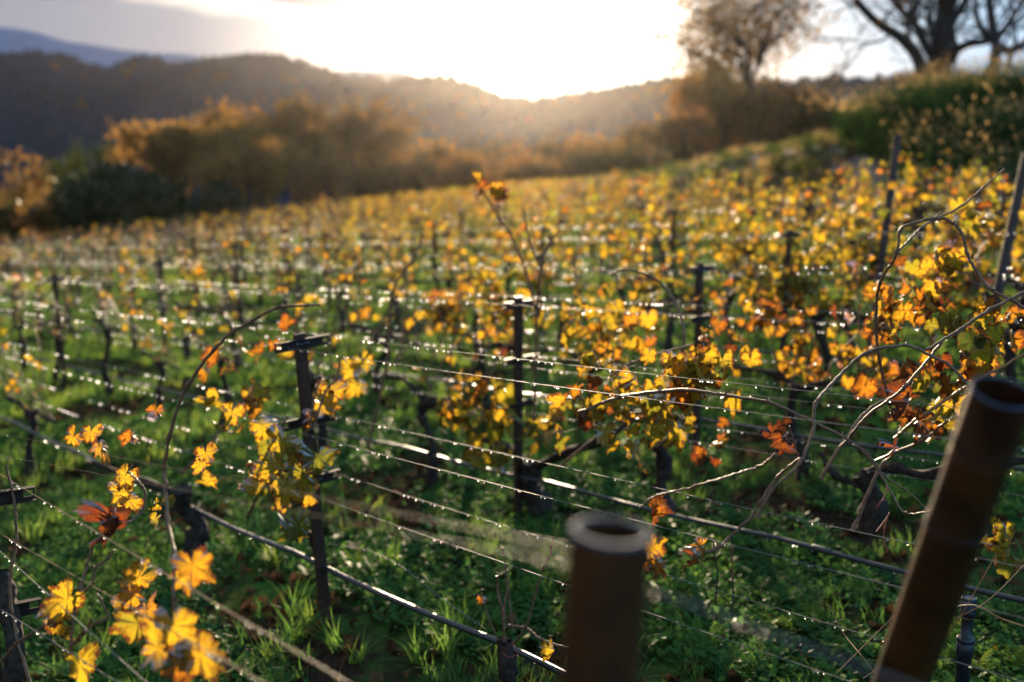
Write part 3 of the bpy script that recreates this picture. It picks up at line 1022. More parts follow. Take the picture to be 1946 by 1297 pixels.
ARM_NAMES = ((1.470, 'top', .148), (1.085, 'middle', .148), (.795, 'lower', .138))
for ri, v in enumerate(ROWV):
    if ri == 0 or ri > 21: continue
    # ends of the visible stretch
    us = np.arange(-1.2, 75, .25)
    ok = []
    for u in us:
        P = RP(u, v, 1.2)
        if P[1] < 1.4: continue
        px, py, d = proj(P)
        if -220 < px < 2400 and d < np.interp(px, DMAX_X, DMAX_D) + 2: ok.append(u)
    if len(ok) < 4: continue
    ua, ub = ok[0], ok[-1]
    if ri == 1: ua = 0.75
    rn = ROWN[ri] if ri < len(ROWN) else '%s row' % ORD[ri + 1]
    for h, nm, w_ in ARM_NAMES:
        if ri > 8 and nm == 'lower': continue
        for side, sn in ((-1, 'near side'), (1, 'far side')):
            if ri > 8 and side > 0: continue
            a, b = RP(ua, v) + V * side * w_, RP(ub, v) + V * side * w_
            a[2] = plane_z(a[0], a[1]) + h; b[2] = plane_z(b[0], b[1]) + h
            if ri == 1: a[2] += h * .06; b[2] += h * .06
            if ri <= 2: dens = 7
            else: dens = 6 if ri < 7 else 2.6
            wire([a, b], .0010 if ri < 4 else .0012, 'thin beaded wire at %s height on the %s of the %s' % (nm, sn, rn), 'trellis wires', dens=dens, sag=.012)
    # drip hose
    hh = {1: .40, 2: .30, 3: .33}.get(ri, .36)
    if ri <= 9:
        n_ = int((ub - ua) / .25); pts = []
        for k in range(n_ + 1):
            u = ua + (ub - ua) * k / n_
            P = RP(u, v); P[2] = plane_z(P[0], P[1]) + hh - .02 * abs(math.sin(u * 1.8)) + (0.05 * max(0, u - 6) * .3 if ri == 1 else 0)
            pts.append(P)
        wire(np.array(pts), .0125 if ri != 1 else .014, 'black drip irrigation hose slung along the %s of vines' % rn, 'drip irrigation hoses', dens=3, name='drip_hose', mat=M_hose, cat='hose', dr=1.2)

# nearest row: wires run from the left edge post past the camera
def near_wire(a, b, label, rad_=.0013, dens=8, mat=None, dr=None):
    return wire([at(*a), at(*b)], rad_, label, 'trellis wires', dens=dens, mat=mat, sag=0.0, dr=dr)


near_wire((-60, 866, 3.9), (700, 1322, 1.75), 'nearest straw-coloured wire crossing the lower left corner from the upper crossarm', mat=M_rwire)
near_wire((-60, 981, 3.9), (540, 1320, 1.9), 'second wire crossing the lower left corner, just below the nearest one', mat=M_rwire)
near_wire((-20, 1030, 3.8), (330, 1345, 2.3), 'short wire leaving the second crossarm at the lower left edge')
near_wire((-60, 1120, 3.7), (300, 1345, 2.4), 'lowest wire in the lower left corner')
near_wire((1095, 1045, 1.17), (-120, 800, 7.5), 'blurred upper wire tied to the round pipe post in front', rad_=.00055, dens=.4, mat=M_rwire)
near_wire((1095, 1075, 1.18), (-120, 842, 7.5), 'blurred lower wire tied to the round pipe post in front', rad_=.00045, dens=.4, mat=M_rwire)
near_wire((1228, 1118, 1.22), (2050, 1420, 1.1), 'wire leaving the right side of the front pipe post', dens=4)
# thin loose wire looping from the sharp post down to the hose
pts = spline([at(628, 1035, 5.5), at(690, 1043, 5.3), at(760, 1075, 5.1), at(830, 1130, 4.9), at(925, 1197, 4.6)], 8)
wire(pts, .0012, 'slack thin wire looping from the sharp post down to the hose', 'trellis wires', dens=6)

# ------------------------------------------------------------------ pipe end posts
def pipe_post(top, base, r_out, label, seams, ties, wall=.80):
    top = np.array(top); base = np.array(base)
    ax = top - base; ln = np.linalg.norm(ax); ax /= ln
    root = empty('pipe_post', base)
    a = np.cross(ax, [0, 1, 0]); a /= np.linalg.norm(a); b = np.cross(ax, a)
    n_ = 48; th = np.arange(n_) * 2 * math.pi / n_
    ri_ = r_out * wall
    prof = [(r_out, 0)]
    for z in seams:
        prof += [(r_out, z - .004), (r_out * 1.012, z - .002), (r_out * 1.012, z + .002), (r_out, z + .004)]
    prof.sort(key=lambda q: q[1])
    prof += [(r_out, ln - .004), (r_out * .985, ln - .001), (r_out * (.5 + .5 * wall + .02), ln), (ri_ * 1.03, ln), (ri_, ln - .003), (ri_, ln - .6)]
    rings = np.array([[ax * z + r_ * (math.cos(t) * a + math.sin(t) * b) for t in th] for r_, z in prof])
    m = MB(); i = np.arange(len(prof) - 1)[:, None] * n_; j = np.arange(n_)[None, :]; j2 = (j + 1) % n_
    fq = np.stack([i + j, i + j2, i + n_ + j2, i + n_ + j], -1).reshape(-1, n_, 4)
    m.add(rings.reshape(-1, 3), fq[:-5].reshape(-1, 4))
    m.mats.pop(); m.mats.append(np.zeros(len(fq[:-5].reshape(-1, 4)), np.int32))
    m.add(rings[-2:].reshape(-1, 3), fq[0].reshape(-1, 4)); m.add(rings[-1], [list(range(n_))])
    m.build('pipe', M_pipe, root, True)
    rm = MB(); rm.add(rings[-6:-1].reshape(-1, 3), fq[:4].reshape(-1, 4)); rm.build('rim', M_rim, root, True)
    for z, turns in ties:
        t_ = MB(); P = []
        for k in range(turns * 24 + 1):
            q = k / 24 * 2 * math.pi
            P.append(ax * (z + .0032 * k / 24) + (r_out + .0018) * (math.cos(q) * a + math.sin(q) * b))
        P.append(P[-1] + a * .02 + b * .01); t_.tube(P, .0016, 6)
        t_.build('wire_tie', M_arm, root, True)
    tag(root, label, 'post', 'round pipe end posts')
    return root


# front pipe: 9 cm tube about 1.3 m from the lens
top1 = at(1162, 1008, 1.16)
b1 = at(1132, 1500, 1.16); dirp = (b1 - top1); dirp /= np.linalg.norm(dirp)
dirp = np.array([dirp[0], 0.02, dirp[2]]); dirp /= np.linalg.norm(dirp)
pipe_post(top1, top1 + dirp * 1.95, .0432, 'blurred upright pipe post with open round top, in the lower middle', (.9,), [])
top2 = at(1906, 744, 1.70)
b2 = at(1712, 1297, 2.02); d2 = b2 - top2; d2 /= np.linalg.norm(d2)
pipe_post(top2, top2 + d2 * 2.25, .0475, 'leaning rusty brown pipe post at the lower right, open at the top', (1.97, 2.12), [(1.985, 2), (2.15, 1)], .90)

# tall wooden stakes on the right
def stake(topp, basep, r_, label):
    t, b = np.array(topp), np.array(basep)
    root = empty('wooden_stake', b)
    n_ = 12; P = np.linspace(0, 1, n_)[:, None] * (t - b)
    m = MB(); m.tube(P, r_ * np.linspace(1.1, .95, n_), 10)
    m.build('stake', M_wood, root, False)
    k = MB(); q = (t - b) * .97
    for h in (.94, .66):
        th = np.linspace(0, 6.6, 24); k.tube(np.stack([(r_ + .004) * np.cos(th), (r_ + .004) * np.sin(th), .002 * th], -1) + (t - b) * h, .003, 5)
    k.build('wire_tie', M_wire, root)
    tag(root, label, 'stake', 'wooden stakes')


stake(at(1706, 258, 11.6), at(1645, 735, 10.7), .042, 'tall weathered stake rising above the vines before the grassy mound')
stake(at(1952, 292, 9.6), at(1880, 640, 9.0), .042, 'tall weathered stake at the right edge, lit along its left side')

# hose coupler and supports
cp = MB()
q0 = np.array([proj(RP(u, ROWV[2], 0.0))[0] for u in np.arange(1.5, 6, .05)])
us_ = np.arange(1.5, 6, .05); u1 = float(us_[np.argmin(abs(q0 - 1562))])
Pc = []
for u in (u1 + .055, u1 - .055):
    P = RP(u, ROWV[2]); P[2] = plane_z(P[0], P[1]) + .30 - .02 * abs(math.sin(u * 1.8)); Pc.append(P)
cp.tube([Pc[0], Pc[0] * .94 + Pc[1] * .06, Pc[0] * .5 + Pc[1] * .5, Pc[1] * .94 + Pc[0] * .06, Pc[1]], [.0165, .0185, .0170, .0185, .0165], 16)
tag(cp.build('hose_coupler', M_hose, None, True), 'thick black coupler joining the hose in front of the leaning pipe', 'coupler')
for (px_, y0, y1, d_, lab) in ((1390, 1022, 1150, 4.75, 'thin dark rod holding the hose, left of the coupler'), (1361, 1040, 1145, 4.7, 'bent dark wire hook hung over the hose')):
    m = MB()
    if px_ == 1390: pts = [at(px_, y0 - 20, d_), at(px_ + 1, 1060, d_), at(px_ + 3, y1 - 30, d_), at(px_, y1 + 20, d_ - .1)]
    else: pts = [at(1366, 1040, d_), at(1358, 1025, d_), at(1357, 1050, d_), at(1363, 1090, d_), at(1360, 1150, d_)]
    m.tube(spline(pts, 6), .0035, 6)
    tag(m.build('hose_hanger', M_arm, None, True), lab, 'hook')


def lathe(prof, c, n_=28):
    m = MB(); th = np.arange(n_) * 2 * math.pi / n_
    rings = np.array([[(r_ * math.cos(t), r_ * math.sin(t), z) for t in th] for r_, z in prof])
    i = np.arange(len(prof) - 1)[:, None] * n_; j = np.arange(n_)[None, :]; j2 = (j + 1) % n_
    m.add(rings.reshape(-1, 3) + np.array(c), np.stack([i + j, i + j2, i + n_ + j2, i + n_ + j], -1).reshape(-1, 4))
    m.add(rings[0][::-1] + np.array(c), [list(range(n_))]); m.add(rings[-1] + np.array(c), [list(range(n_))])
    return m


gp = at(1838, 1275, 3.9)
gz = float(ground_z(gp[0], gp[1]))
topz = at(1842, 1135, 3.75)
root = empty('valve_riser', (topz[0], topz[1], gz))
hz_ = topz[2] - gz
lathe([(.024, -.05), (.024, hz_ - .22), (.029, hz_ - .21), (.029, hz_ - .16), (.019, hz_ - .155), (.019, hz_ - .075)], (0, 0, 0)).build('riser', M_cap, root, True)
lathe([(.0265, hz_ - .165), (.031, hz_ - .160), (.031, hz_ - .150), (.0265, hz_ - .145)], (0, 0, 0)).build('collar', M_cap, root, True)
lathe([(.020, hz_ - .07), (.026, hz_ - .067), (.026, hz_ - .050), (.0245, hz_ - .047), (.0255, hz_ - .004), (.0235, hz_), (.0225, hz_ - .002)], (0, 0, 0)).build('cap', M_cap, root, True)
tag(root, 'black capped irrigation riser standing in the weeds right of the leaning pipe', 'riser')

# ------------------------------------------------------------------ vines shaped by hand
CAMR = np.array([1.0, 0, 0]); CAMU = np.array([0, SP, CP]); CAMB = np.array([0, -CP, SP])


def px_cane(parent, path, rpx, name='cane', mat=None, node=5, sides=8, fork=True):
    """path of (px, py, depth) ; rpx = radius in photo pixels at each end"""
    P = spline([at(*p) for p in path], 10)
    dd = P[:, 1]
    n_ = len(P)
    rr_ = .8 * np.linspace(rpx[0], rpx[1], n_) * dd / F
    P = P + rng.normal(0, .0012, P.shape)
    bump_ = np.ones(n_); bump_[::node * 2] = 1.4; bump_[1::node * 2] = 1.1
    m = MB(); m.tube(P, rr_ * bump_, sides)
    # little buds at the nodes
    for k in range(node * 2, n_ - 2, node * 2):
        d = rng.normal(0, 1, 3); d /= np.linalg.norm(d)
        m.tube([P[k], P[k] + d * rr_[k] * 2.0, P[k] + d * rr_[k] * 3.2 + np.array([0, 0, rr_[k]])], [rr_[k] * .9, rr_[k] * .7, rr_[k] * .15], 5)
    o = m.build(name, mat or M_cane, parent, True)
    return P


def hero_leaf(parent, px, py, d, size_px, tip_deg, tint, yaw=0.0, tilt=0.0, curl=1.0, seed=0, pet=True):
    """(px,py): where the stalk meets the blade. tip_deg: tip direction on the picture, 0 = down, 90 = right"""
    r = np.random.default_rng(1000 + seed)
    a = math.radians(tip_deg)
    ty = math.sin(a) * CAMR - math.cos(a) * CAMU
    sx_ = np.cross(ty, CAMB); sx_ /= np.linalg.norm(sx_)
    ty2 = ty * math.cos(tilt) + CAMB * math.sin(tilt)
    nz_ = np.cross(sx_, ty2)
    sx2 = sx_ * math.cos(yaw) + nz_ * math.sin(yaw); nz2 = np.cross(sx2, ty2)
    m = MB()
    s_ = .86 * size_px * d / F * r.uniform(.85, 1.12)
    P = at(px, py, d)
    put_leaves(m, P[None], s_, tint, T_HI, r, frames=(sx2[None], ty2[None], nz2[None]), curl=curl * 1.35)
    o = m.build('leaf', M_leaf, parent, True)
    if pet:
        q = MB(); e = P - ty * s_ * .75 + r.normal(0, .2, 3) * s_
        q.tube(spline([e, (e + P) / 2 + np.array([0, 0, .12 * s_]), P], 4), .0012, 5)
        q.build('petiole', M_petiole, o, True)
    return o


def cluster(parent, spots, name='foliage', tmpl=None, droplets=True):
    """spots: (px, py, depth, rx, ry, n, tint_mu, tint_sd, leaf_px)"""
    m = MB(); dr_ = MB(); pt = m
    for (px, py, d, rx, ry, n_, mu, sd, lpx) in spots:
        r = rng
        xs = px + r.normal(0, .5, n_) * rx; ys = py + r.normal(0, .5, n_) * ry; ds = d + r.normal(0, .10, n_)
        P = np.array([at(a, b, c) for a, b, c in zip(xs, ys, ds)])
        put_leaves(m, P, lpx * d / F * r.uniform(.6, 1.15, n_), np.clip(r.normal(mu, sd, n_), 0, 1), tmpl or T_MID, r)
        c0 = at(px, py, d)
        for p in P[::2]:
            pt.tube([p, (p * .6 + c0 * .4) + np.array([0, 0, .02]), p * .35 + c0 * .65], .0014, 4, 1, cap=False)
        k = r.integers(0, n_, max(2, n_ // 3))
        put_balls(dr_, P[k] + np.array([0, 0, -.02]), .0022 + .0004 * max(0, d - 4))
    m.build(name, [M_leaf, M_petiole], parent, True)
    if droplets:
        do = dr_.build('water_drops', M_drop, parent, True); do['kind'] = 'stuff'


def trunk_px(parent, path, rpx, name='trunk', seed=1):
    r = np.random.default_rng(seed)
    P = [at(*p) for p in path]
    m = MB(); rr_ = [rpx[0] * P[0][1] / F, rpx[1] * P[-1][1] / F]
    bark_tube(m, P, rr_[0], rr_[1], r, 12)
    return m.build(name, M_bark, parent, True)


# A: vine at the lower left, nearest row
A = empty('grapevine', RP(3.55, .45))
Ainv = A.location.copy()


def world_children(root):
    """parts above are modelled in world coordinates: keep them where they are"""
    loc = Vector(root.location)
    for o in bpy.data.objects:
        if o.parent is root:
            for v_ in ():
                pass
            o.location = -loc


trunk_px(A, [(15, 1420, 3.4), (18, 1330, 3.4), (30, 1240, 3.4), (12, 1150, 3.45), (2, 1090, 3.5)], (24, 17), seed=3)
px_cane(A, [(60, 1310, 3.35), (30, 1200, 3.4), (18, 1110, 3.4), (30, 1030, 3.4), (28, 960, 3.4), (12, 885, 3.4)], (4.5, 3))
px_cane(A, [(0, 1260, 3.3), (30, 1225, 3.25), (60, 1205, 3.2), (95, 1180, 3.2)], (4.5, 3.5))
px_cane(A, [(150, 1297, 3.1), (135, 1240, 3.1), (140, 1170, 3.1), (152, 1120, 3.12), (165, 1075, 3.15), (180, 1030, 3.15)], (4.5, 3.5))
px_cane(A, [(150, 1130, 3.1), (175, 1110, 3.1), (182, 1080, 3.1), (205, 1062, 3.1), (218, 1045, 3.1)], (4, 3))
px_cane(A, [(140, 1225, 3.1), (160, 1200, 3.05), (195, 1180, 3.0), (222, 1172, 3.0), (272, 1150, 3.0)], (3.5, 2.5))
px_cane(A, [(205, 1172, 3.0), (192, 1140, 3.0), (183, 1128, 3.0)], (3, 2.4))
px_cane(A, [(142, 1225, 3.1), (160, 1205, 3.08), (175, 1178, 3.05)], (3.6, 3))
px_cane(A, [(232, 1002, 3.1), (255, 985, 3.15), (272, 970, 3.2), (276, 935, 3.2), (262, 915, 3.2), (245, 898, 3.25)], (3.5, 2.5))
px_cane(A, [(340, 1330, 2.6), (338, 1230, 2.55), (330, 1140, 2.5), (330, 1050, 2.6), (318, 985, 2.7), (312, 900, 2.75)], (5, 3.5))
i = 0
for (px, py, d, s_, tip, tint, yaw, tilt, curl) in [
        (128, 1140, 3.08, 62, -35, .42, .5, .2, .8), (100, 1178, 3.1, 46, 15, .46, -.5, .2, .9), (150, 1262, 3.05, 56, 10, .34, .2, -.3, .7),
        (262, 1098, 3.0, 60, -60, .47, .3, .2, .8), (250, 1130, 3.0, 44, 25, .5, .5, .1, .8), (283, 1160, 3.0, 50, 30, .55, -.4, .2, .9), (232, 1150, 3.02, 36, 0, .42, .4, .3, .8),
        (212, 985, 3.05, 62, 5, .93, .9, .2, 1.6), (216, 990, 3.08, 48, 20, .9, -.9, .3, 1.7), (365, 1075, 2.55, 62, 10, .55, .4, .2, .8), (352, 1090, 2.6, 52, -30, .5, .5, .3, .9),
        (330, 1190, 2.45, 78, 20, .40, .3, .2, .8), (300, 1230, 2.5, 66, -30, .47, -.3, .3, .9), (380, 1240, 2.4, 70, 25, .45, .4, .1, .9), (262, 1185, 2.75, 52, -20, .25, .8, .4, 1.2), (352, 1262, 2.4, 60, -20, .62, .5, .3, 1.1),
        (172, 822, 4.3, 34, -20, .50, .3, .3, .8), (190, 850, 4.3, 30, 20, .55, .5, .3, .9), (238, 905, 3.4, 36, -30, .45, .4, .2, .8), (228, 935, 3.4, 38, 10, .42, .4, .2, .8), (245, 950, 3.4, 28, 40, .5, .6, .3, .8), (250, 830, 4.2, 26, 10, .66, .7, .3, 1.1),
        (392, 862, 3.7, 36, 10, .50, .2, .2, .7), (384, 880, 3.72, 28, -30, .5, .3, .2, .8), (296, 780, 4.3, 26, 0, .62, .9, .2, 1.2), (140, 830, 4.3, 26, -30, .47, .5, .3, 1.0)]:
    hero_leaf(A, px, py, d, s_, tip, min(1, tint + .09), yaw, tilt, curl, seed=i); i += 1
cluster(A, [(295, 975, 3.5, 30, 30, 3, .4, .1, 24), (150, 1260, 3.1, 60, 30, 0, .4, .1, 24)][:1])
world_children(A)
tag(A, 'near vine with big backlit yellow leaves in the lower left corner', 'grapevine', 'grapevines of the nearest row')

# B: second row, left, with the tall arching cane
B = empty('grapevine', RP(6.81, 2.48))
trunk_px(B, [(372, 1075, 6.9), (370, 1030, 6.9), (378, 1000, 6.9), (350, 965, 6.85), (345, 930, 6.8)], (22, 17), seed=5)
trunk_px(B, [(345, 940, 6.8), (300, 925, 7.1), (240, 905, 7.5), (180, 880, 7.9)], (9, 6), 'cordon', seed=6)
px_cane(B, [(322, 1010, 3.4), (316, 940, 3.35), (314, 870, 3.3), (340, 770, 3.25), (372, 710, 3.2), (420, 650, 3.15), (470, 615, 3.1), (527, 585, 3.05), (565, 582, 3.0), (608, 580, 2.95)], (5.0, 3.2), node=6)
px_cane(B, [(345, 900, 6.7), (395, 850, 6.6), (430, 800, 6.6), (480, 740, 6.5)], (4, 2.5))
cluster(B, [(450, 775, 5.4, 60, 50, 8, .5, .13, 30), (440, 690, 6.4, 60, 30, 6, .66, .15, 24), (520, 655, 6.0, 24, 50, 4, .62, .15, 30), (590, 740, 6.1, 20, 30, 2, .5, .1, 26)])
world_children(B)
tag(B, 'vine in the second row with a tall thick cane arching up and right', 'grapevine', 'grapevines of the second row')

# C: leaves hanging by the sharp post
C_ = empty('grapevine', RP(5.35, 2.48))
trunk_px(C_, [(617, 1200, 6.0), (612, 1120, 6.0), (606, 1060, 5.95), (590, 1020, 5.9), (562, 1003, 5.8)], (9, 7), seed=8)
px_cane(C_, [(560, 1010, 5.6), (520, 950, 5.3), (510, 880, 5.2), (530, 820, 5.2), (548, 790, 5.2)], (4, 2.5))
px_cane(C_, [(470, 985, 5.6), (490, 940, 5.4), (530, 870, 5.3), (570, 845, 5.2)], (3.5, 2.5))
px_cane(C_, [(590, 815, 5.3), (600, 745, 5.3), (618, 705, 5.3)], (3, 2))
px_cane(C_, [(596, 815, 5.3), (618, 745, 5.3), (640, 720, 5.3), (646, 682, 5.3)], (3.2, 2.2))
i = 100
for (px, py, d, s_, tip, tint, yaw, tilt, curl) in [
        (440, 785, 4.9, 40, -20, .5, .3, .2, .8), (500, 810, 5.0, 38, 30, .48, .4, .2, .8), (538, 838, 5.0, 46, -10, .42, .2, .2, .8), (560, 855, 5.0, 42, 30, .45, .4, .2, .8),
        (515, 885, 4.95, 44, -25, .38, .3, .3, .9), (575, 900, 5.0, 46, 10, .30, .4, .2, 1.), (605, 870, 5.0, 44, 15, .16, .6, .2, 1.1), (545, 925, 4.95, 44, 0, .42, .4, .2, .9), (490, 925, 4.95, 36, -40, .5, .4, .2, .9),
        (585, 940, 5.0, 40, 20, .50, -.5, .3, 1.), (568, 1000, 5.0, 44, 5, .15, .4, .1, .9), (550, 1010, 5.0, 34, -15, .18, .7, .1, 1.), (615, 770, 5.5, 40, 40, .52, .3, .2, .8), (630, 745, 5.6, 36, 20, .55, .4, .3, .9),
        (665, 700, 6.6, 36, -20, .46, .3, .2, .7), (690, 690, 6.6, 36, 30, .44, .3, .2, .7), (680, 735, 6.6, 30, 10, .45, .5, .2, .8), (600, 790, 5.3, 30, 0, .7, .7, .3, 1.3), (575, 860, 5.0, 30, -60, .72, .7, .3, 1.3)]:
    hero_leaf(C_, px, py, d, s_, tip, tint, yaw, tilt, curl, seed=i); i += 1
cluster(C_, [(520, 905, 5.2, 90, 80, 10, .42, .16, 30)])
world_children(C_)
tag(C_, 'vine with a dense bunch of yellow leaves hanging left of the sharp post', 'grapevine', 'grapevines of the second row')

# D: pruned stump with thin twigs before the front pipe
D_ = empty('grapevine', RP(3.7, 2.6))
trunk_px(D_, [(985, 1420, 4.3), (975, 1330, 4.3), (965, 1270, 4.3), (958, 1215, 4.3)], (21, 14), seed=11)
for path, rp in (([(958, 1220, 4.3), (955, 1160, 4.3), (948, 1135, 4.3), (944, 1095, 4.3)], (4, 2.5)), ([(960, 1220, 4.25), (958, 1165, 4.25), (964, 1110, 4.25), (960, 1075, 4.25)], (3.5, 2.2)),
                 ([(975, 1225, 4.25), (1000, 1190, 4.2), (1015, 1140, 4.15), (1030, 1085, 4.1), (1045, 1055, 4.05), (1052, 1022, 4.0)], (3.2, 1.8)), ([(965, 1190, 4.3), (1000, 1195, 4.25), (1025, 1213, 4.2), (1070, 1230, 4.2), (1100, 1235, 4.2)], (4.5, 3)),
                 ([(950, 1235, 4.3), (935, 1190, 4.3), (918, 1145, 4.3)], (2.5, 1.6)), ([(975, 1200, 4.5), (965, 1120, 4.5), (955, 1040, 4.5)], (2.6, 1.8))):
    px_cane(D_, path, rp)
hero_leaf(D_, 1042, 1232, 4.1, 30, -5, .5, .4, .2, 1., seed=200)
hero_leaf(D_, 915, 1140, 4.4, 16, 0, .75, .4, .2, 1., seed=201)
m = MB(); m.tube(spline([at(958, 1235, 4.25), at(975, 1225, 4.2), at(985, 1240, 4.2), at(968, 1250, 4.2), at(955, 1240, 4.25)], 5), .0016, 5); m.build('tie', M_tie, D_, True)
world_children(D_)
tag(D_, 'short pruned vine with thin bare twigs beside the hose, left of the front pipe', 'grapevine', 'grapevines of the second row')

# E: third row, centre post vine, yellow mass and the bare twig against the light
E_ = empty('grapevine', RP(5.45, 4.33))
trunk_px(E_, [(1030, 1010, 7.4), (1025, 960, 7.4), (1005, 925, 7.35), (1012, 880, 7.3)], (24, 18), seed=14)
trunk_px(E_, [(1012, 890, 7.3), (960, 850, 7.6), (900, 830, 8.0)], (10, 6), 'cordon', seed=15)
trunk_px(E_, [(1012, 890, 7.3), (1080, 860, 6.9), (1150, 835, 6.6), (1200, 800, 6.4)], (10, 6), 'cordon', seed=16)
px_cane(E_, [(1015, 800, 6.6), (1018, 700, 6.5), (1020, 590, 6.4), (1030, 500, 6.3), (1048, 458, 6.3), (1064, 438, 6.3)], (3.6, 2.6))
px_cane(E_, [(1050, 468, 6.3), (1046, 455, 6.3), (1043, 448, 6.3)], (3, 2.4))
px_cane(E_, [(1020, 600, 6.4), (1000, 520, 6.4), (970, 445, 6.4), (945, 410, 6.4), (915, 360, 6.4)], (3.2, 1.8))
px_cane(E_, [(1028, 508, 6.3), (1010, 470, 6.3), (1000, 430, 6.3), (994, 395, 6.3)], (2.8, 1.6))
px_cane(E_, [(700, 850, 7.2), (735, 690, 7.1), (745, 560, 7.0), (780, 500, 7.0), (805, 445, 7.0)], (3.6, 2.4))
px_cane(E_, [(700, 650, 7.1), (745, 600, 7.0), (760, 570, 7.0)], (3, 2.0))
cluster(E_, [(905, 352, 6.4, 14, 20, 3, .62, .15, 20), (940, 358, 6.4, 30, 12, 4, .75, .12, 18), (958, 372, 6.4, 12, 14, 2, .72, .1, 18),
             (880, 800, 7.0, 95, 85, 18, .44, .14, 28), (930, 830, 7.0, 95, 75, 12, .36, .12, 28), (870, 770, 6.9, 50, 30, 10, .5, .1, 28), (1035, 820, 6.9, 40, 60, 8, .5, .15, 26)])
world_children(E_)
tag(E_, 'vine behind the middle post, yellow-green leaves and a bare twig rising against light', 'grapevine', 'grapevines of the third row')

# F: the bright mass right of centre
F_ = empty('grapevine', RP(4.2, 4.33))
trunk_px(F_, [(1265, 975, 6.6), (1255, 925, 6.6), (1262, 880, 6.6), (1250, 845, 6.5)], (17, 13), seed=20)
px_cane(F_, [(1100, 785, 4.6), (1180, 755, 4.5), (1300, 742, 4.3), (1380, 752, 4.15), (1460, 765, 4.0), (1530, 795, 3.9), (1600, 830, 3.8), (1650, 868, 3.75), (1690, 930, 3.7), (1720, 975, 3.6), (1767, 972, 3.5)], (4.6, 2.2))
px_cane(F_, [(1160, 713, 5.0), (1200, 690, 5.0), (1260, 670, 5.0), (1320, 655, 5.0)], (3.5, 2.5))
px_cane(F_, [(1160, 523, 5.6), (1185, 513, 5.6), (1230, 523, 5.5), (1262, 545, 5.5), (1290, 590, 5.4), (1300, 640, 5.3), (1290, 720, 5.3)], (2.4, 3.4))
px_cane(F_, [(1250, 850, 6.4), (1300, 800, 6.0), (1330, 740, 5.8), (1345, 640, 5.6)], (4, 2.5))
px_cane(F_, [(1060, 890, 6.6), (1110, 850, 6.3), (1160, 810, 6.0), (1210, 770, 5.8)], (4, 2.5))
cluster(F_, [(1290, 705, 4.9, 105, 55, 24, .5, .11, 30), (1200, 740, 5.0, 100, 65, 16, .5, .16, 28), (1180, 810, 5.0, 100, 65, 18, .48, .18, 24), (1260, 800, 5.0, 90, 75, 12, .42, .15, 24),
             (1120, 770, 5.2, 40, 50, 10, .85, .12, 24), (1130, 700, 5.3, 30, 30, 6, .5, .1, 24), (1090, 610, 6.8, 40, 25, 10, .48, .1, 24), (1170, 640, 6.6, 80, 40, 24, .5, .13, 24), (1320, 700, 4.9, 40, 40, 10, .5, .12, 30),
             (1350, 640, 5.6, 26, 26, 5, .62, .13, 24), (1410, 655, 5.6, 12, 26, 3, .6, .1, 24), (1340, 860, 5.4, 60, 50, 6, .85, .1, 22)])
i = 300
for (px, py, s_, tip, tint) in [(1300, 690, 40, -10, .46), (1275, 680, 36, 30, .48), (1325, 715, 38, 20, .45), (1240, 760, 40, 10, .2), (1265, 790, 36, -30, .42), (1285, 815, 38, 20, .45), (1175, 745, 36, 10, .46), (1200, 720, 34, -20, .5), (1150, 820, 32, 0, .44), (1205, 850, 34, 10, .45)]:
    hero_leaf(F_, px, py, 4.8, s_, tip, tint, .35, .25, .9, seed=i); i += 1
world_children(F_)
tag(F_, 'vine right of the middle with the brightest yellow leaves and a long cane', 'grapevine', 'grapevines of the third row')

# G: arching bare canes in front of the leaning pipe
G_ = empty('grapevine', RP(2.6, 4.4))
trunk_px(G_, [(1650, 1010, 5.2), (1660, 960, 5.2), (1650, 925, 5.2), (1640, 900, 5.2)], (24, 18), seed=31)
trunk_px(G_, [(1645, 905, 5.2), (1700, 890, 5.1), (1760, 905, 5.0), (1830, 885, 4.9), (1946, 875, 4.8)], (12, 9), 'cordon', seed=32)
trunk_px(G_, [(1640, 925, 5.2), (1600, 910, 5.25), (1575, 890, 5.3), (1560, 860, 5.35)], (8, 5), 'cordon', seed=33)
px_cane(G_, [(1440, 985, 3.4), (1465, 935, 3.4), (1520, 880, 3.4), (1545, 820, 3.42), (1550, 770, 3.45), (1590, 720, 3.5), (1645, 672, 3.5), (1720, 657, 3.5), (1770, 677, 3.5), (1800, 692, 3.5), (1830, 720, 3.5), (1852, 752, 3.5)], (4.2, 3.2), node=5)
px_cane(G_, [(1340, 1050, 3.5), (1365, 1040, 3.5), (1425, 985, 3.5), (1440, 960, 3.5), (1480, 905, 3.5), (1522, 870, 3.45)], (4, 3.6), node=5)
px_cane(G_, [(1215, 965, 3.2), (1245, 943, 3.2), (1300, 930, 3.2), (1358, 914, 3.15), (1410, 897, 3.15), (1448, 885, 3.15), (1474, 862, 3.1)], (2.2, 3.2), node=4)
px_cane(G_, [(1700, 800, 4.4), (1672, 690, 4.3), (1665, 610, 4.2), (1672, 540, 4.1), (1705, 480, 4.0), (1710, 440, 4.0), (1728, 427, 4.0), (1782, 415, 4.0), (1810, 424, 4.0), (1828, 445, 4.0), (1838, 482, 4.0), (1858, 520, 4.0), (1885, 552, 3.95), (1925, 572, 3.9), (1965, 600, 3.85)], (3.4, 3.8), node=5)
px_cane(G_, [(1705, 480, 4.0), (1730, 455, 4.05), (1755, 430, 4.1), (1790, 405, 4.15)], (3, 2.2))
px_cane(G_, [(1770, 422, 4.5), (1830, 390, 4.5), (1870, 355, 4.5), (1908, 322, 4.5)], (2.8, 1.8))
px_cane(G_, [(1760, 665, 3.9), (1820, 630, 3.9), (1880, 590, 3.9), (1970, 545, 3.9)], (3, 4.5))
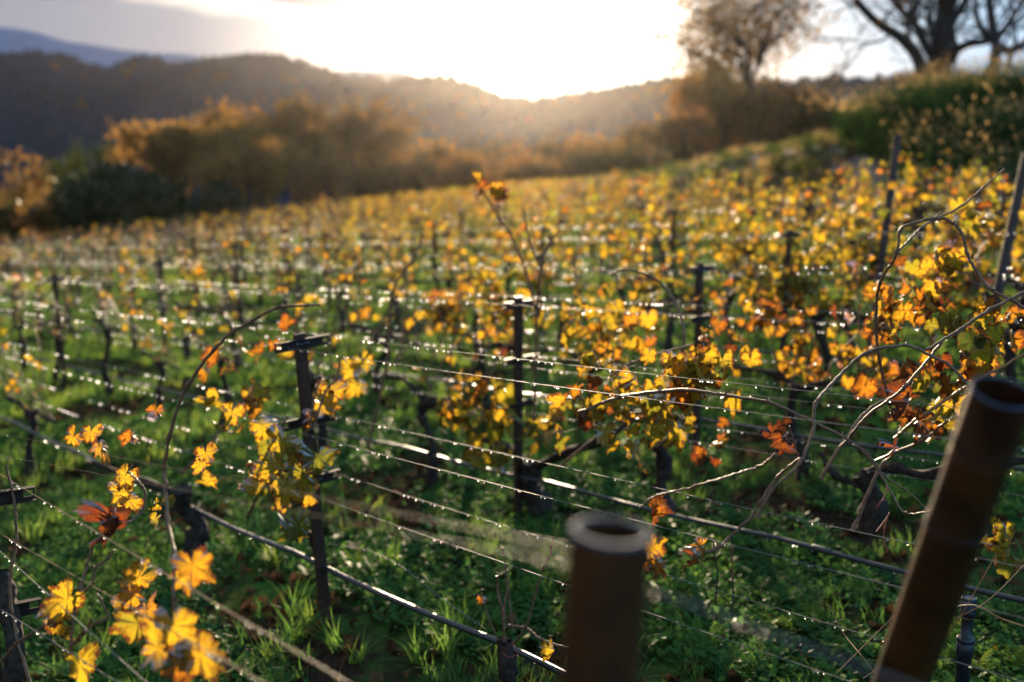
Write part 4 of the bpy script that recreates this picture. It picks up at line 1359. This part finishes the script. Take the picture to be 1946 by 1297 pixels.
px_cane(G_, [(1600, 850, 4.2), (1650, 790, 4.1), (1720, 735, 4.0), (1790, 650, 4.0)], (4, 3.4))
px_cane(G_, [(1560, 910, 4.3), (1640, 790, 4.3), (1720, 740, 4.3)], (4.5, 3.4))
px_cane(G_, [(1700, 835, 4.4), (1740, 800, 4.3), (1830, 740, 4.2), (1970, 660, 4.1)], (4.2, 3.4), mat=M_petiole)
px_cane(G_, [(1620, 1010, 4.6), (1680, 880, 4.6), (1750, 840, 4.5), (1800, 800, 4.4)], (5, 3.4))
px_cane(G_, [(1620, 845, 3.6), (1650, 862, 3.6), (1680, 905, 3.6), (1720, 930, 3.6), (1765, 970, 3.6)], (2.2, 1.6))
px_cane(G_, [(1520, 880, 3.5), (1510, 845, 3.5), (1500, 810, 3.5)], (2, 1.4))
# a curling tendril
t_ = MB(); th = np.linspace(0, 14, 60); c0 = at(1600, 740, 3.5)
t_.tube(np.stack([.006 * np.sin(th) + .0008 * th, np.full(60, 0), -.0035 * th], -1) + c0, .0010, 4); t_.tube(np.stack([.006 * np.sin(th) + .0006 * th, np.full(60, 0), -.0035 * th], -1) + at(1905, 560, 3.9), .0012, 4)
t_.build('tendril', M_cane, G_, True)
cluster(G_, [(1660, 620, 4.7, 60, 40, 10, .68, .14, 30), (1710, 590, 4.9, 60, 50, 16, .62, .15, 26), (1760, 560, 5.0, 60, 60, 20, .58, .18, 26), (1800, 500, 5.2, 50, 40, 12, .6, .16, 24), (1830, 640, 4.7, 60, 60, 18, .5, .2, 28),
             (1860, 660, 4.4, 40, 50, 10, .45, .25, 34), (1760, 720, 4.6, 70, 50, 16, .85, .14, 28), (1900, 610, 4.8, 50, 70, 14, .65, .16, 26), (1790, 800, 4.7, 50, 60, 14, .35, .2, 28), (1720, 760, 4.6, 30, 40, 6, .95, .06, 34),
             (1905, 1040, 3.4, 30, 40, 7, .3, .15, 34), (1850, 440, 6.5, 60, 60, 14, .5, .15, 22), (1480, 830, 5.0, 20, 30, 4, .95, .05, 26)])
i = 400
for (px, py, d, s_, tip, tint, yaw, tilt, curl) in [(1240, 965, 3.1, 34, 20, .78, .6, .2, 1.5), (1238, 1040, 3.0, 40, 25, .62, .4, .2, 1.), (1252, 1070, 2.9, 34, 40, .80, .4, .3, 1.2), (1330, 1040, 3.45, 30, 40, .66, .5, .2, 1.4), (1320, 1060, 3.45, 30, -10, .85, .6, .2, 1.6),
                                                    (1870, 1020, 3.3, 34, -20, .3, .4, .2, .9), (1910, 1010, 3.3, 40, 10, .35, .3, .2, .8), (1912, 1045, 3.3, 38, 10, .4, .3, .2, .9), (1725, 760, 4.3, 46, -20, .95, .8, .2, 1.8), (1745, 800, 4.3, 44, 10, .9, .8, .2, 1.7), (1700, 850, 3.9, 34, 0, .95, .8, .2, 1.8), (1488, 830, 4.6, 34, 5, .95, .7, .2, 1.8)]:
    hero_leaf(G_, px, py, d, s_, tip, tint, yaw, tilt, curl, seed=i); i += 1
m = MB()
m.tube(spline([at(1688, 922, 3.4), at(1680, 945, 3.4), at(1665, 968, 3.4), at(1672, 955, 3.38), at(1683, 950, 3.38)], 5), .0016, 5)
m.tube(spline([at(1666, 1010, 3.4), at(1685, 985, 3.4), at(1690, 976, 3.4), at(1682, 1000, 3.4), at(1680, 1030, 3.4), at(1687, 1050, 3.4)], 5), .0016, 5)
m.build('tie', M_tie, G_, True)
world_children(G_)
tag(G_, 'vine with long bare canes arching behind the leaning pipe and rusty leaves above them', 'grapevine', 'grapevines of the third row')
m = MB(); m.tube(spline([at(1391, 1040, 4.7), at(1390, 1065, 4.7), at(1393, 1090, 4.7), at(1390, 1102, 4.7)], 4), .0018, 5)
tag(m.build('plant_tie', M_tie, None, True), 'short red plant tie dangling from the hose near the rod', 'tie')

# ------------------------------------------------------------------ ground cover
def blade_template(r, n_, length, width, segs, spread, upr=1.0):
    vs, fs, rad_ = [], [], []
    for b in range(n_):
        yaw = r.uniform(0, 6.283); ln = length * r.uniform(.5, 1.1); ln_h = r.uniform(.25, .9)
        x0, y0 = r.normal(0, spread, 2)
        c, s_ = math.cos(yaw), math.sin(yaw); k0 = len(vs)
        for k in range(segs + 1):
            t = k / segs
            out_ = ln * ln_h * t * (0.35 + .65 * t); z = ln * upr * (t - .38 * ln_h * t * t)
            w_ = width * (1 - t) ** .7 * .5 + .0004
            cx_, cy_ = x0 + c * out_, y0 + s_ * out_
            vs.append((cx_ - s_ * w_, cy_ + c * w_, z)); vs.append((cx_ + s_ * w_, cy_ - c * w_, z))
        for k in range(segs):
            a = k0 + 2 * k; fs.append((a, a + 1, a + 3, a + 2))
    return np.array(vs), np.array(fs)


def clover_template(r, n_, spread, size, h):
    vs, fs = [], []
    for b in range(n_):
        x0, y0 = r.normal(0, spread, 2); z0 = r.uniform(.25, 1) * h; s_ = size * r.uniform(.55, 1.15)
        tx, ty = r.normal(0, .45, 2); k0 = len(vs); yaw = r.uniform(0, 6.28)
        m = 10
        vs.append((x0, y0, z0 - .12 * s_))
        for k in range(m):
            a = yaw + k * 2 * math.pi / m; q = s_ * (1.0 if k % 2 else .86)
            dx, dy = q * math.cos(a), q * math.sin(a)
            vs.append((x0 + dx, y0 + dy, z0 + tx * dx + ty * dy))
        for k in range(m): fs.append((k0, k0 + 1 + k, k0 + 1 + (k + 1) % m, k0 + 1 + (k + 1) % m))
    return np.array(vs), np.array(fs)


def feather_template(r, n_, ln, w_):
    """small weed: stems with opposite narrow leaves"""
    vs, fs = [], []
    for b in range(n_):
        yaw = r.uniform(0, 6.28); c, s_ = math.cos(yaw), math.sin(yaw); L_ = ln * r.uniform(.6, 1.1)
        for k in range(6):
            t = (k + 1) / 6; out_ = L_ * .5 * t; z = L_ * (.9 * t - .3 * t * t)
            for sg in (-1, 1):
                a = yaw + sg * 1.1; q = w_ * (1.2 - .5 * t)
                p0 = np.array([c * out_, s_ * out_, z]); d = np.array([math.cos(a), math.sin(a), .35]); e = np.cross(d, [0, 0, 1])
                k0 = len(vs)
                vs += [p0, p0 + d * q * .5 + e * q * .22, p0 + d * q, p0 + d * q * .5 - e * q * .22]; fs.append((k0, k0 + 1, k0 + 2, k0 + 3))
    return np.array(vs), np.array(fs)


def scatter(mb, tmpl, P, scale, r, tint, tilt=.15):
    v, f = tmpl; n_ = len(P)
    if not n_: return
    yaw = r.uniform(0, 6.283, n_); c, s_ = np.cos(yaw)[:, None], np.sin(yaw)[:, None]
    sc_ = np.asarray(scale).reshape(-1, 1) * np.ones((n_, 1))
    x = (v[:, 0][None] * c - v[:, 1][None] * s_) * sc_; y = (v[:, 0][None] * s_ + v[:, 1][None] * c) * sc_; z = v[:, 2][None] * sc_
    tx, ty = r.normal(0, tilt, (n_, 1)), r.normal(0, tilt, (n_, 1))
    x2 = x + z * tx; y2 = y + z * ty
    W_ = np.stack([x2 + P[:, 0:1], y2 + P[:, 1:2], z + P[:, 2:3]], -1)
    tt = np.repeat(tint, len(v))
    mb.add(W_.reshape(-1, 3), (f[None] + (np.arange(n_) * len(v))[:, None, None]).reshape(-1, f.shape[1]), 0, tt)


def frustum_pts(n_, d0, d1, r, margin=60, power=2.0):
    d = (r.uniform(0, 1, n_) * (d1 ** power - d0 ** power) + d0 ** power) ** (1 / power)
    px = r.uniform(-margin, 1946 + margin, n_)
    x = (px - 973) / F * d; y = d * 1.0
    # y is the world forward distance: depth along the view is a little less
    z = ground_z(x, y)
    return np.stack([x, y, z], -1), px


def patchy(P, f=1.0):
    x, y = P[:, 0], P[:, 1]
    return (np.sin(x * 1.9 * f + 1.3 * np.sin(y * 1.1 * f)) + np.sin(y * 2.3 * f + 1.7 * np.sin(x * 1.4 * f + 1)) + .6 * np.sin(x * 5.3 * f + y * 3.1)) / 2.6


rG = np.random.default_rng(33)
cov = MB()
clv = [clover_template(rG, 14, .045, .013, .05) for _ in range(4)]
fea = [feather_template(rG, 6, .10, .028) for _ in range(3)]
P, _ = frustum_pts(15000, 3.6, 11.5, rG)
pt = patchy(P); keep = pt > -.16; P = P[keep]; pt = pt[keep]
for k, t_ in enumerate(clv):
    s = P[k::5]; scatter(cov, t_, s, rG.uniform(.7, 1.5, len(s)), rG, np.clip(.12 + .28 * pt[k::5] + rG.normal(.12, .12, len(s)), 0, 1))
s = P[4::5]
for k, t_ in enumerate(fea):
    q = s[k::3]; scatter(cov, t_, q, rG.uniform(.7, 1.6, len(q)), rG, np.clip(rG.normal(.35, .2, len(q)), 0, 1))
tag(cov.build('ground_cover', M_cover), 'low carpet of small round-leaved weeds between the near vines', 'weeds', kind='stuff')
grs = MB()
gt = [blade_template(rG, 14, .16, .006, 4, .02) for _ in range(4)]
gw = [blade_template(rG, 16, .24, .011, 5, .02) for _ in range(2)]
P, _ = frustum_pts(2600, 3.7, 11, rG)
pt = patchy(P, 1.3); P = P[pt > .05]
for k, t_ in enumerate(gt):
    s = P[k::4]; scatter(grs, t_, s, rG.uniform(.5, 1.2, len(s)), rG, np.clip(rG.normal(.4, .2, len(s)), 0, 1))
spots = np.array([on_ground(x, y) for x, y in ((590, 1190), (560, 1230), (640, 1240), (700, 1150), (850, 1250), (800, 1262), (870, 1215), (740, 1090), (520, 1080), (480, 980), (1200, 1260), (60, 1040), (110, 1010), (1040, 1130), (930, 1060), (1700, 975), (680, 1265), (560, 1180))])
for k, t_ in enumerate(gw):
    s = spots[k::2]; scatter(grs, t_, s, rG.uniform(.8, 1.25, len(s)), rG, np.clip(rG.normal(.5, .12, len(s)), 0, 1))
P, px = frustum_pts(15000, 9.5, 30, rG)
pt = patchy(P, .8); kk = pt > -.3; P = P[kk]
g2_ = [blade_template(rG, 12, .17, .011, 3, .05) for _ in range(3)]
for k, t_ in enumerate(g2_):
    s = P[k::3]; scatter(grs, t_, s, rG.uniform(.6, 1.3, len(s)), rG, np.clip(rG.normal(.6, .2, len(s)), 0, 1))
P, px = frustum_pts(12000, 28, 85, rG)
g3_ = [blade_template(rG, 10, .24, .03, 2, .14) for _ in range(2)]
for k, t_ in enumerate(g3_):
    s = P[k::2]; scatter(grs, t_, s, rG.uniform(.6, 1.3, len(s)), rG, np.clip(rG.normal(.7, .2, len(s)), 0, 1))
tag(grs.build('grass', M_cover), 'green grass tufts growing along the vine rows', 'grass', kind='stuff')
# fallen leaves
lit = MB()
P, _ = frustum_pts(3200, 3.6, 13, rG); pt = patchy(P); P = P[(pt < -.05) | (rG.random(len(P)) < .18)]
P[:, 2] += .03
fr = rotmats(len(P), rG); up_ = np.tile(np.array([0, 0, 1.0]), (len(P), 1)) + rG.normal(0, .35, (len(P), 3)); up_ /= np.linalg.norm(up_, axis=1)[:, None]
ty = fr[1] - up_ * (fr[1] * up_).sum(1)[:, None]; ty /= np.linalg.norm(ty, axis=1)[:, None]; sx_ = np.cross(ty, up_)
put_leaves(lit, P, rG.uniform(.03, .06, len(P)), rG.uniform(0, 1, len(P)), T_MID, rG, frames=(sx_, ty, up_), curl=1.8)
tag(lit.build('leaf_litter', M_litter, None, True), 'curled brown fallen leaves on the bare soil patches', 'fallen leaves', kind='stuff')
# dry grass stalks lower right
ds = empty('dry_weed', on_ground(1760, 1280)); loc = np.array(ds.location)
for k, path in enumerate([[(1640, 1290, 3.6), (1730, 1230, 3.6), (1810, 1180, 3.55), (1880, 1140, 3.5), (1960, 1060, 3.5)], [(1790, 1160, 3.5), (1850, 1150, 3.4), (1900, 1175, 3.3), (1960, 1195, 3.2)],
                          [(1740, 1290, 3.7), (1800, 1210, 3.6), (1850, 1130, 3.55), (1890, 1060, 3.5), (1905, 1030, 3.5)], [(1590, 1280, 3.9), (1660, 1210, 3.85), (1700, 1170, 3.8)], [(1575, 1150, 4.2), (1600, 1200, 4.1), (1640, 1250, 3.9), (1670, 1290, 3.8)]]):
    m = MB(); m.tube(spline([at(*p) for p in path], 6) - loc, .0016, 5); m.build('stalk', M_petiole, ds, True)
tag(ds, 'tangle of dry straw-coloured stalks around the black riser', 'weed')
fl = empty('flowering_weed', on_ground(1890, 1290)); loc = np.array(fl.location)
m = MB(); m.tube(spline([at(1912, 1300, 3.6), at(1905, 1250, 3.6), at(1892, 1225, 3.6), at(1886, 1222, 3.6)], 5) - loc, .002, 5); m.build('stem', M_cover, fl, True)
m = MB(); put_leaves(m, np.array([at(1886, 1222, 3.6), at(1888, 1226, 3.6), at(1892, 1230, 3.6)]) - loc, .011, .45, T_LO, rG); m.build('flower', M_leaf, fl, True)
tag(fl, 'single thin weed with a tiny yellow flower in the lower right corner', 'flower')

# ------------------------------------------------------------------ trees
def branchy(mb, p, d, ln, r_, level, maxl, r, tips, spread=.55, up=.05, shrink=.72, kids=3, sides=6):
    n_ = max(3, int(4)); pts = [p]; dd = d / np.linalg.norm(d)
    for k in range(n_):
        dd = dd + r.normal(0, .10 + .04 * level, 3) + np.array([0, 0, up]); dd /= np.linalg.norm(dd); pts.append(pts[-1] + dd * ln / n_)
    mb.tube(pts, np.linspace(r_, r_ * .62, n_ + 1), max(3, sides - level), cap=False)
    if level >= maxl - 1:
        tips.extend(pts[1:])
    if level >= maxl: return
    for k in range(kids):
        q = pts[-1] if k == 0 else pts[r.integers(max(1, n_ // 2), n_ + 1)]
        e = r.normal(0, 1, 3); e -= dd * (e @ dd); e /= np.linalg.norm(e)
        nd = dd + e * spread * r.uniform(.6, 1.5)
        branchy(mb, q, nd, ln * shrink * r.uniform(.8, 1.15), r_ * .60, level + 1, maxl, r, tips, spread, up, shrink, kids, sides)


def quads_at(mb, P, size, r, tint, upright=False):
    n_ = len(P); sx_, ty, nz_ = rotmats(n_, r)
    if upright:
        y_ = r.uniform(0, 6.28, n_); ty = np.stack([r.normal(0, .10, n_), r.normal(0, .10, n_), -np.ones(n_)], -1); sx_ = np.stack([np.cos(y_), np.sin(y_) * .6, np.zeros(n_)], -1)
    s_ = np.asarray(size).reshape(-1, 1) * np.ones((n_, 1))
    a = r.uniform(.5, 1, (n_, 1))
    V_ = np.stack([P - ty * s_, P + sx_ * s_ * .6 * a + ty * s_ * .1, P + ty * s_, P - sx_ * s_ * .6 - ty * s_ * .15], 1)
    mb.add(V_.reshape(-1, 3), (np.arange(n_ * 4)).reshape(-1, 4), 0, np.repeat(tint, 4))


def tree(name, base, height, label, leafmat, tint_mu, tint_sd, seed, nleaf=3000, leaf=.12, jitter=.35, trunk_r=.2, maxl=4, spread=.6, kids=3, cat='tree', group=None, trunk_h=.25, up=.05, width=1.0, low=False):
    r = np.random.default_rng(seed)
    root = empty(name, base)
    tb = MB(); tips = []
    if low:      # shrub: several stems
        for k in range(5):
            a = r.uniform(0, 6.28)
            branchy(tb, np.array([0, 0, -.1]), np.array([math.cos(a) * .7, math.sin(a) * .7, 1.0]), height * .36, trunk_r * .6, 1, maxl, r, tips, spread, up, .72, kids)
    else:
        th = height * trunk_h
        branchy(tb, np.array([0, 0, -.4]), np.array([r.normal(0, .06), r.normal(0, .06), 1]), th + .4, trunk_r, 0, maxl, r, tips, spread, up, 1.0 if False else .80, kids, 9)
    T_ = np.array(tips); mz = T_[:, 2].max(); sc_ = height / max(mz, .1)
    T_ = T_ * np.array([sc_ * width, sc_ * width, sc_])
    for v in tb.v: v *= np.array([sc_ * width, sc_ * width, sc_], np.float32)
    tb.build('trunk', M_treebark, root, True)
    k = r.integers(0, len(T_), nleaf)
    P = T_[k] + r.normal(0, jitter, (nleaf, 3))
    clump = np.sin(k * 12.9898) * .5
    cb = MB(); quads_at(cb, P, r.uniform(.6, 1.3, nleaf) * leaf, r, np.clip(tint_mu + clump * tint_sd + r.normal(0, tint_sd * .6, nleaf), 0, 1))
    cb.build('crown', leafmat, root, False)
    tag(root, label, cat, group)
    return root


def gbase(px, d, dz=0.0):
    x = ray(px, 250)[0] * d
    return (x, d, float(ground_z(x, d)) + dz)


def top_h(base, py, d):
    return at(973, py, d)[2] - base[2]


def T(px, top_py, d, label, mat, mu, sd, seed, **kw):
    b = gbase(px, d, kw.pop('dz', 0)); h = top_h(b, top_py, d * 1.0)
    return tree(kw.pop('name', 'oak_tree'), b, h, label, mat, mu, sd, seed, **kw)


T(345, 243, 92, 'golden-brown oak, leftmost of the autumn trees beyond the vines', M_oakleaf, .72, .22, 1, nleaf=4200, leaf=.30, jitter=.55, width=1.25, group='autumn trees beyond the vines')
T(430, 240, 96, 'golden-brown oak with a flat crown, second of the autumn trees', M_oakleaf, .78, .22, 2, nleaf=4200, leaf=.30, jitter=.55, width=1.25, group='autumn trees beyond the vines')
T(520, 210, 105, 'brown oak standing tallest among the autumn trees on the left', M_oakleaf, .52, .2, 3, nleaf=4500, leaf=.32, jitter=.6, width=1.2, group='autumn trees beyond the vines')
T(600, 195, 112, 'dull brown rounded tree right of the golden oaks', M_oakleaf, .42, .18, 4, nleaf=4500, leaf=.34, jitter=.7, width=1.2, group='autumn trees beyond the vines')
T(480, 285, 84, 'low orange oak in front of the taller autumn trees', M_oakleaf, .74, .2, 41, nleaf=3200, leaf=.26, jitter=.5, width=1.5, group='autumn trees beyond the vines')
T(75, 292, 120, 'pale grey-tan round tree far down on the left', M_oakleaf, .45, .12, 5, nleaf=3500, leaf=.3, jitter=.45, width=.95, name='round_tree', group='valley trees')
T(182, 278, 112, 'olive green upright tree between the grey tree and the dark bush', M_evergreen, .75, .2, 6, nleaf=3500, leaf=.28, jitter=.4, width=.75, name='cypress_tree', group='valley trees')
T(262, 312, 84, 'dark evergreen bush below the golden oaks', M_evergreen, .15, .15, 7, nleaf=5000, leaf=.26, jitter=.55, width=1.3, low=True, name='evergreen_bush', cat='bush')
T(200, 350, 78, 'very dark low evergreen bush at the lower left field edge', M_evergreen, .08, .1, 8, nleaf=5000, leaf=.24, jitter=.5, width=1.3, low=True, name='evergreen_bush', cat='bush')
T(340, 345, 74, 'dark low bush under the leftmost golden oak', M_evergreen, .2, .12, 42, nleaf=3500, leaf=.22, jitter=.5, width=1.4, low=True, name='evergreen_bush', cat='bush')
for k, (px, ty_, d, mu) in enumerate([(30, 390, 88, .5), (105, 395, 84, .6), (700, 250, 108, .45), (770, 275, 100, .5), (840, 285, 96, .55), (905, 270, 104, .5), (980, 285, 98, .5), (1060, 280, 96, .55), (1130, 265, 92, .5), (1200, 240, 96, .5), (1270, 225, 90, .55),
                                      (660, 275, 92, .5), (740, 300, 86, .55), (1010, 305, 84, .55), (1100, 300, 80, .5), (1180, 285, 78, .5), (880, 305, 84, .5)]):
    labs = ['scrubby tan tree at the far left edge of the vines', 'scrubby tan tree second from the left edge of the vines', 'hazy brown tree right of the round brown tree', 'hazy brown tree left of the sun glare, third along the field edge', 'hazy brown tree nearly under the left side of the sun glare',
            'hazy tree just left of the sun axis beyond the vines', 'hazy tree directly under the sun beyond the vines', 'hazy tree just right of the sun axis beyond the vines', 'brown tree under the right side of the glare', 'brown tree on the slope right of the glare', 'brown tree on the slope below the big leafy tree',
            'low brown thicket before the round brown tree', 'low brown thicket left of the glare', 'low brown thicket under the sun', 'low brown thicket right of the sun', 'low brown thicket at the foot of the right slope', 'low brown thicket left of the sun axis']
    T(px, ty_, d, labs[k], M_oakleaf, (.22, .62, .38, .75, .3)[k % 5], .2, 50 + k, nleaf=1800, leaf=.25, jitter=.5, width=(1.0, 1.25, .85, 1.4)[k % 4], name='scrub_tree', group='brown trees along the field edge', low=(k > 10))
T(1420, -75, 96, 'big rounded tree with lacy orange-brown leaves against the sky', M_oakleaf, .52, .3, 9, nleaf=9000, leaf=.20, jitter=1.35, width=1.12, trunk_r=.42, maxl=5, kids=3, name='leafy_tree', dz=0)
T(1370, 120, 90, 'bright orange-brown small tree under the big leafy tree', M_oakleaf, .82, .15, 10, nleaf=3200, leaf=.24, jitter=.6, width=.8, name='leafy_tree')
for k, (px, ty_, d) in enumerate([(1440, 155, 86), (1500, 160, 84), (1560, 195, 82), (1400, 185, 88), (1340, 195, 88)]):
    lab = ['reddish brown bramble thicket at the foot of the big leafy tree', 'twiggy brown bramble thicket, middle of the bank foot', 'dark bramble bush where the bank meets the sky', 'tan bramble bush left of the others on the bank', 'brown bramble bush at the low end of the bank'][k]
    T(px, ty_, d, lab, M_oakleaf, .45 if k != 2 else .15, .25, 70 + k, nleaf=3200, leaf=.17, jitter=.55, width=1.0, low=True, name='bramble_bush', cat='bush', group='brambles on the bank', dz=.5)


# two dark oaks against the sky on the right, main limbs set by hand
def dark_oak(limbs, base, label, seed, nleaf, d):
    r = np.random.default_rng(seed); root = empty('oak_tree', base); b = np.array(base)
    tb = MB(); tips = []
    for path, r0, r1 in limbs:
        P = spline([at(*p) for p in path], 5) - b
        tb.tube(P, np.linspace(r0, r1, len(P)) * 1.0, 9)
        for k in range(3, len(P), 3):
            dd = P[k] - P[k - 1]; dd /= np.linalg.norm(dd); e = r.normal(0, 1, 3)
            branchy(tb, P[k], dd * .6 + e * .55 + np.array([0, 0, .25]), r.uniform(1.6, 3.0), max(.03, np.interp(k, [0, len(P)], [r0, r1]) * .35), 2, 5, r, tips, .6, .03, .74, 3)
    tb.build('trunk', M_treebark, root, True)
    T_ = np.array(tips); k = r.integers(0, len(T_), nleaf); P = T_[k] + r.normal(0, .22, (nleaf, 3))
    cb = MB(); quads_at(cb, P, r.uniform(.5, 1.2, nleaf) * .075, r, np.clip(r.normal(.3, .25, nleaf), 0, 1)); cb.build('crown', M_oakleaf, root)
    tag(root, label, 'tree', 'dark oaks on the mound')


b = at(1775, 215, 46)
dark_oak([([(1778, 225, 46), (1785, 120, 46), (1795, 50, 46), (1800, -20, 46), (1810, -120, 46)], .55, .3),
          ([(1765, 225, 45), (1748, 120, 45), (1715, 75, 45), (1670, 45, 45), (1635, 10, 44), (1600, -40, 44)], .30, .12),
          ([(1788, 130, 46), (1760, 90, 46), (1735, 40, 47), (1700, 5, 47), (1680, -60, 47)], .22, .10),
          ([(1795, 60, 46), (1830, 10, 46), (1860, -60, 46)], .22, .10),
          ([(1790, 120, 45), (1830, 88, 44), (1880, 78, 44)], .20, .14)], b, 'dark bare-limbed oak with the thickest trunk on the mound against the sky', 81, 2600, 46)
b = at(1882, 215, 42)
dark_oak([([(1880, 225, 42), (1885, 150, 42), (1893, 95, 42), (1888, 60, 42), (1880, 0, 42), (1878, -80, 42)], .26, .12),
          ([(1893, 90, 42), (1925, 95, 42), (1960, 70, 42), (2000, 20, 42)], .2, .1),
          ([(1890, 80, 42), (1920, 40, 42), (1950, -10, 42)], .16, .08),
          ([(1888, 75, 42), (1860, 45, 42), (1850, -20, 42)], .15, .08)], b, 'smaller paler-trunked oak at the right edge of the mound', 82, 1500, 42)

# ------------------------------------------------------------------ plume grasses on the mound
def bank_pt(i, j):
    return bank[int(i), int(j)]


plg = []
rB = np.random.default_rng(61)
tplum = []
for k in range(4):
    vs, fs = blade_template(rB, 260, 1.6, .030, 5, .16, 1.05)
    tplum.append((vs, fs))
prot = []
for k, (vs, fs) in enumerate(tplum):
    m = MB(); tz = np.clip(vs[:, 2] / 1.5, 0, 1)
    m.add(vs, fs, 0, np.clip(tz ** 2.6 * (.95, .55)[k % 2] - .06 + rB.normal(0, .05, len(vs)), 0, 1))
    nq = (200, 0)[k % 2]; top_ = vs[vs[:, 2] > .95]; kk = rB.integers(0, len(top_), nq)
    if nq: quads_at(m, top_[kk] + rB.normal(0, .05, (nq, 3)) + np.array([0, 0, .12]), rB.uniform(.02, .05, nq), rB, rB.uniform(.85, 1, nq))
    prot.append([m.build('grass_clump', M_plume), False])
rows_n, cols_n = bank.shape[:2]
flat = bank.reshape(-1, 3)
cand = [(proj(p), p) for p in flat]
cl_pts = []
for (px, py, d), p in cand:
    if 1610 < px < 2080 and d < 37:
        cl_pts.append((px, py, d, p))
rB.shuffle(cl_pts)
chosen = []
for q in cl_pts:
    if q[0] < 1700 and q[1] > 300: continue
    if all(np.linalg.norm(q[3] - c[3]) > 0.82 for c in chosen): chosen.append(q)
    if len(chosen) > 260: break
chosen.sort(key=lambda q: q[0])
for k, (px, py, d, p) in enumerate(chosen):
    pr = prot[(k % 2) * 2 + (0 if (py < 232 or rB.random() < .28) else 1)]
    if not pr[1]: o = pr[0]; pr[1] = True
    else: o = pr[0].copy(); COL.objects.link(o)
    s_ = rB.uniform(.85, 1.25)
    o.location = p; o.rotation_euler = (0, 0, rB.uniform(0, 6.28)); o.scale = (s_ * 1.1, s_ * 1.1, s_)
    tag(o, 'tall golden-tipped grass clump on the mound, %s from the left' % ORD[k + 1], 'grass clump', 'ornamental grasses on the mound')
# low grey-green plants along the crest of the bank
low = MB(); tl = blade_template(rB, 60, .45, .012, 3, .12, 1.0)
P = np.array([p for (px, py, d), p in cand if 1120 < px < 1600 or (1120 < px < 1690 and d > 34)])
P = P[rB.choice(len(P), 3800)] + rB.normal(0, .45, (3800, 3)) * np.array([1, 1, 0])
scatter(low, tl, P, rB.uniform(.6, 1.3, len(P)), rB, np.clip(rB.normal(.55, .2, len(P)), 0, 1))
tag(low.build('dry_grass', M_plume), 'short dry grass covering the slope of the gravel bank', 'grass', kind='stuff')

# ------------------------------------------------------------------ woods on the hills
def crown_blob(r, n_, conif=False):
    P = r.normal(0, 1, (n_, 3)); P /= np.linalg.norm(P, axis=1)[:, None]; P *= r.uniform(.55, 1.0, (n_, 1)) ** .5
    P = P * np.array([.5, .5, .5]) * (1 + .25 * np.sin(P[:, :1] * 7 + P[:, 1:2] * 5))
    P[:, 2] += .5
    if conif: P[:, :2] *= (1.15 - P[:, 2:3]) * .9
    return P


def forest(grid, n_, hmin, hmax, seed, label, autumn=.12, rowlo=0.0, leaf=.19, mat=None):
    r = np.random.default_rng(seed); nr, nc = grid.shape[:2]
    front_rows = int(nr * 2 / 3) + 1
    ii = (rowlo + (1 - rowlo) * r.uniform(0, 1, n_)) * (front_rows - 1); jj = r.uniform(0, nc - 1, n_)
    # extra trees right on the skyline
    k = n_ // 4; ii[:k] = front_rows - 1 - r.uniform(0, 1.0, k)
    P = grid[ii.astype(int), jj.astype(int)] + r.normal(0, 1.5, (n_, 3)) * np.array([1, 1, 0])
    mb = MB()
    tm = [crown_blob(r, 70, conif=(q % 3 == 0)) for q in range(6)]
    for q in range(6):
        B_ = P[q::6]; n2 = len(B_)
        h = r.uniform(hmin, hmax, n2)
        W_ = B_[:, None, :] + tm[q][None] * h[:, None, None] * np.array([1.05, 1.05, 1]) - np.array([0, 0, .5])
        t = np.clip(r.normal(.16, .2, n2), 0, .45); a = r.random(n2) < autumn; t[a] = r.uniform(.75, 1, a.sum())
        tt = np.repeat(t, 70) + r.normal(0, .02, n2 * 70)
        quads_at(mb, W_.reshape(-1, 3), np.repeat(h, 70) * leaf, r, np.clip(tt, 0, 1), True)
    tag(mb.build('woods', mat or M_forest), label, 'woods', kind='stuff')


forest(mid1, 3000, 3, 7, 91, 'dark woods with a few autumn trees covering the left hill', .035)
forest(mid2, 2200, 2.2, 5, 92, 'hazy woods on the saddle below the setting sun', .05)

# ------------------------------------------------------------------ haze
hm, t = new_mat('haze'); g = G(t)
pv = g.n('ShaderNodeVolumePrincipled')
pv.inputs['Color'].default_value = (0.97, 0.90, 0.82, 1)
pv.inputs['Density'].default_value = 0.000032
pv.inputs['Anisotropy'].default_value = 0.89
g.out(pv.outputs[0], True)
hb = MB(); hb.box((0, 430, 24), (900, 0, 0), (0, 480, 0), (0, 0, 70))
ho = hb.build('haze', hm)
tag(ho, 'thin evening haze glowing around the low sun', 'haze', kind='stuff')
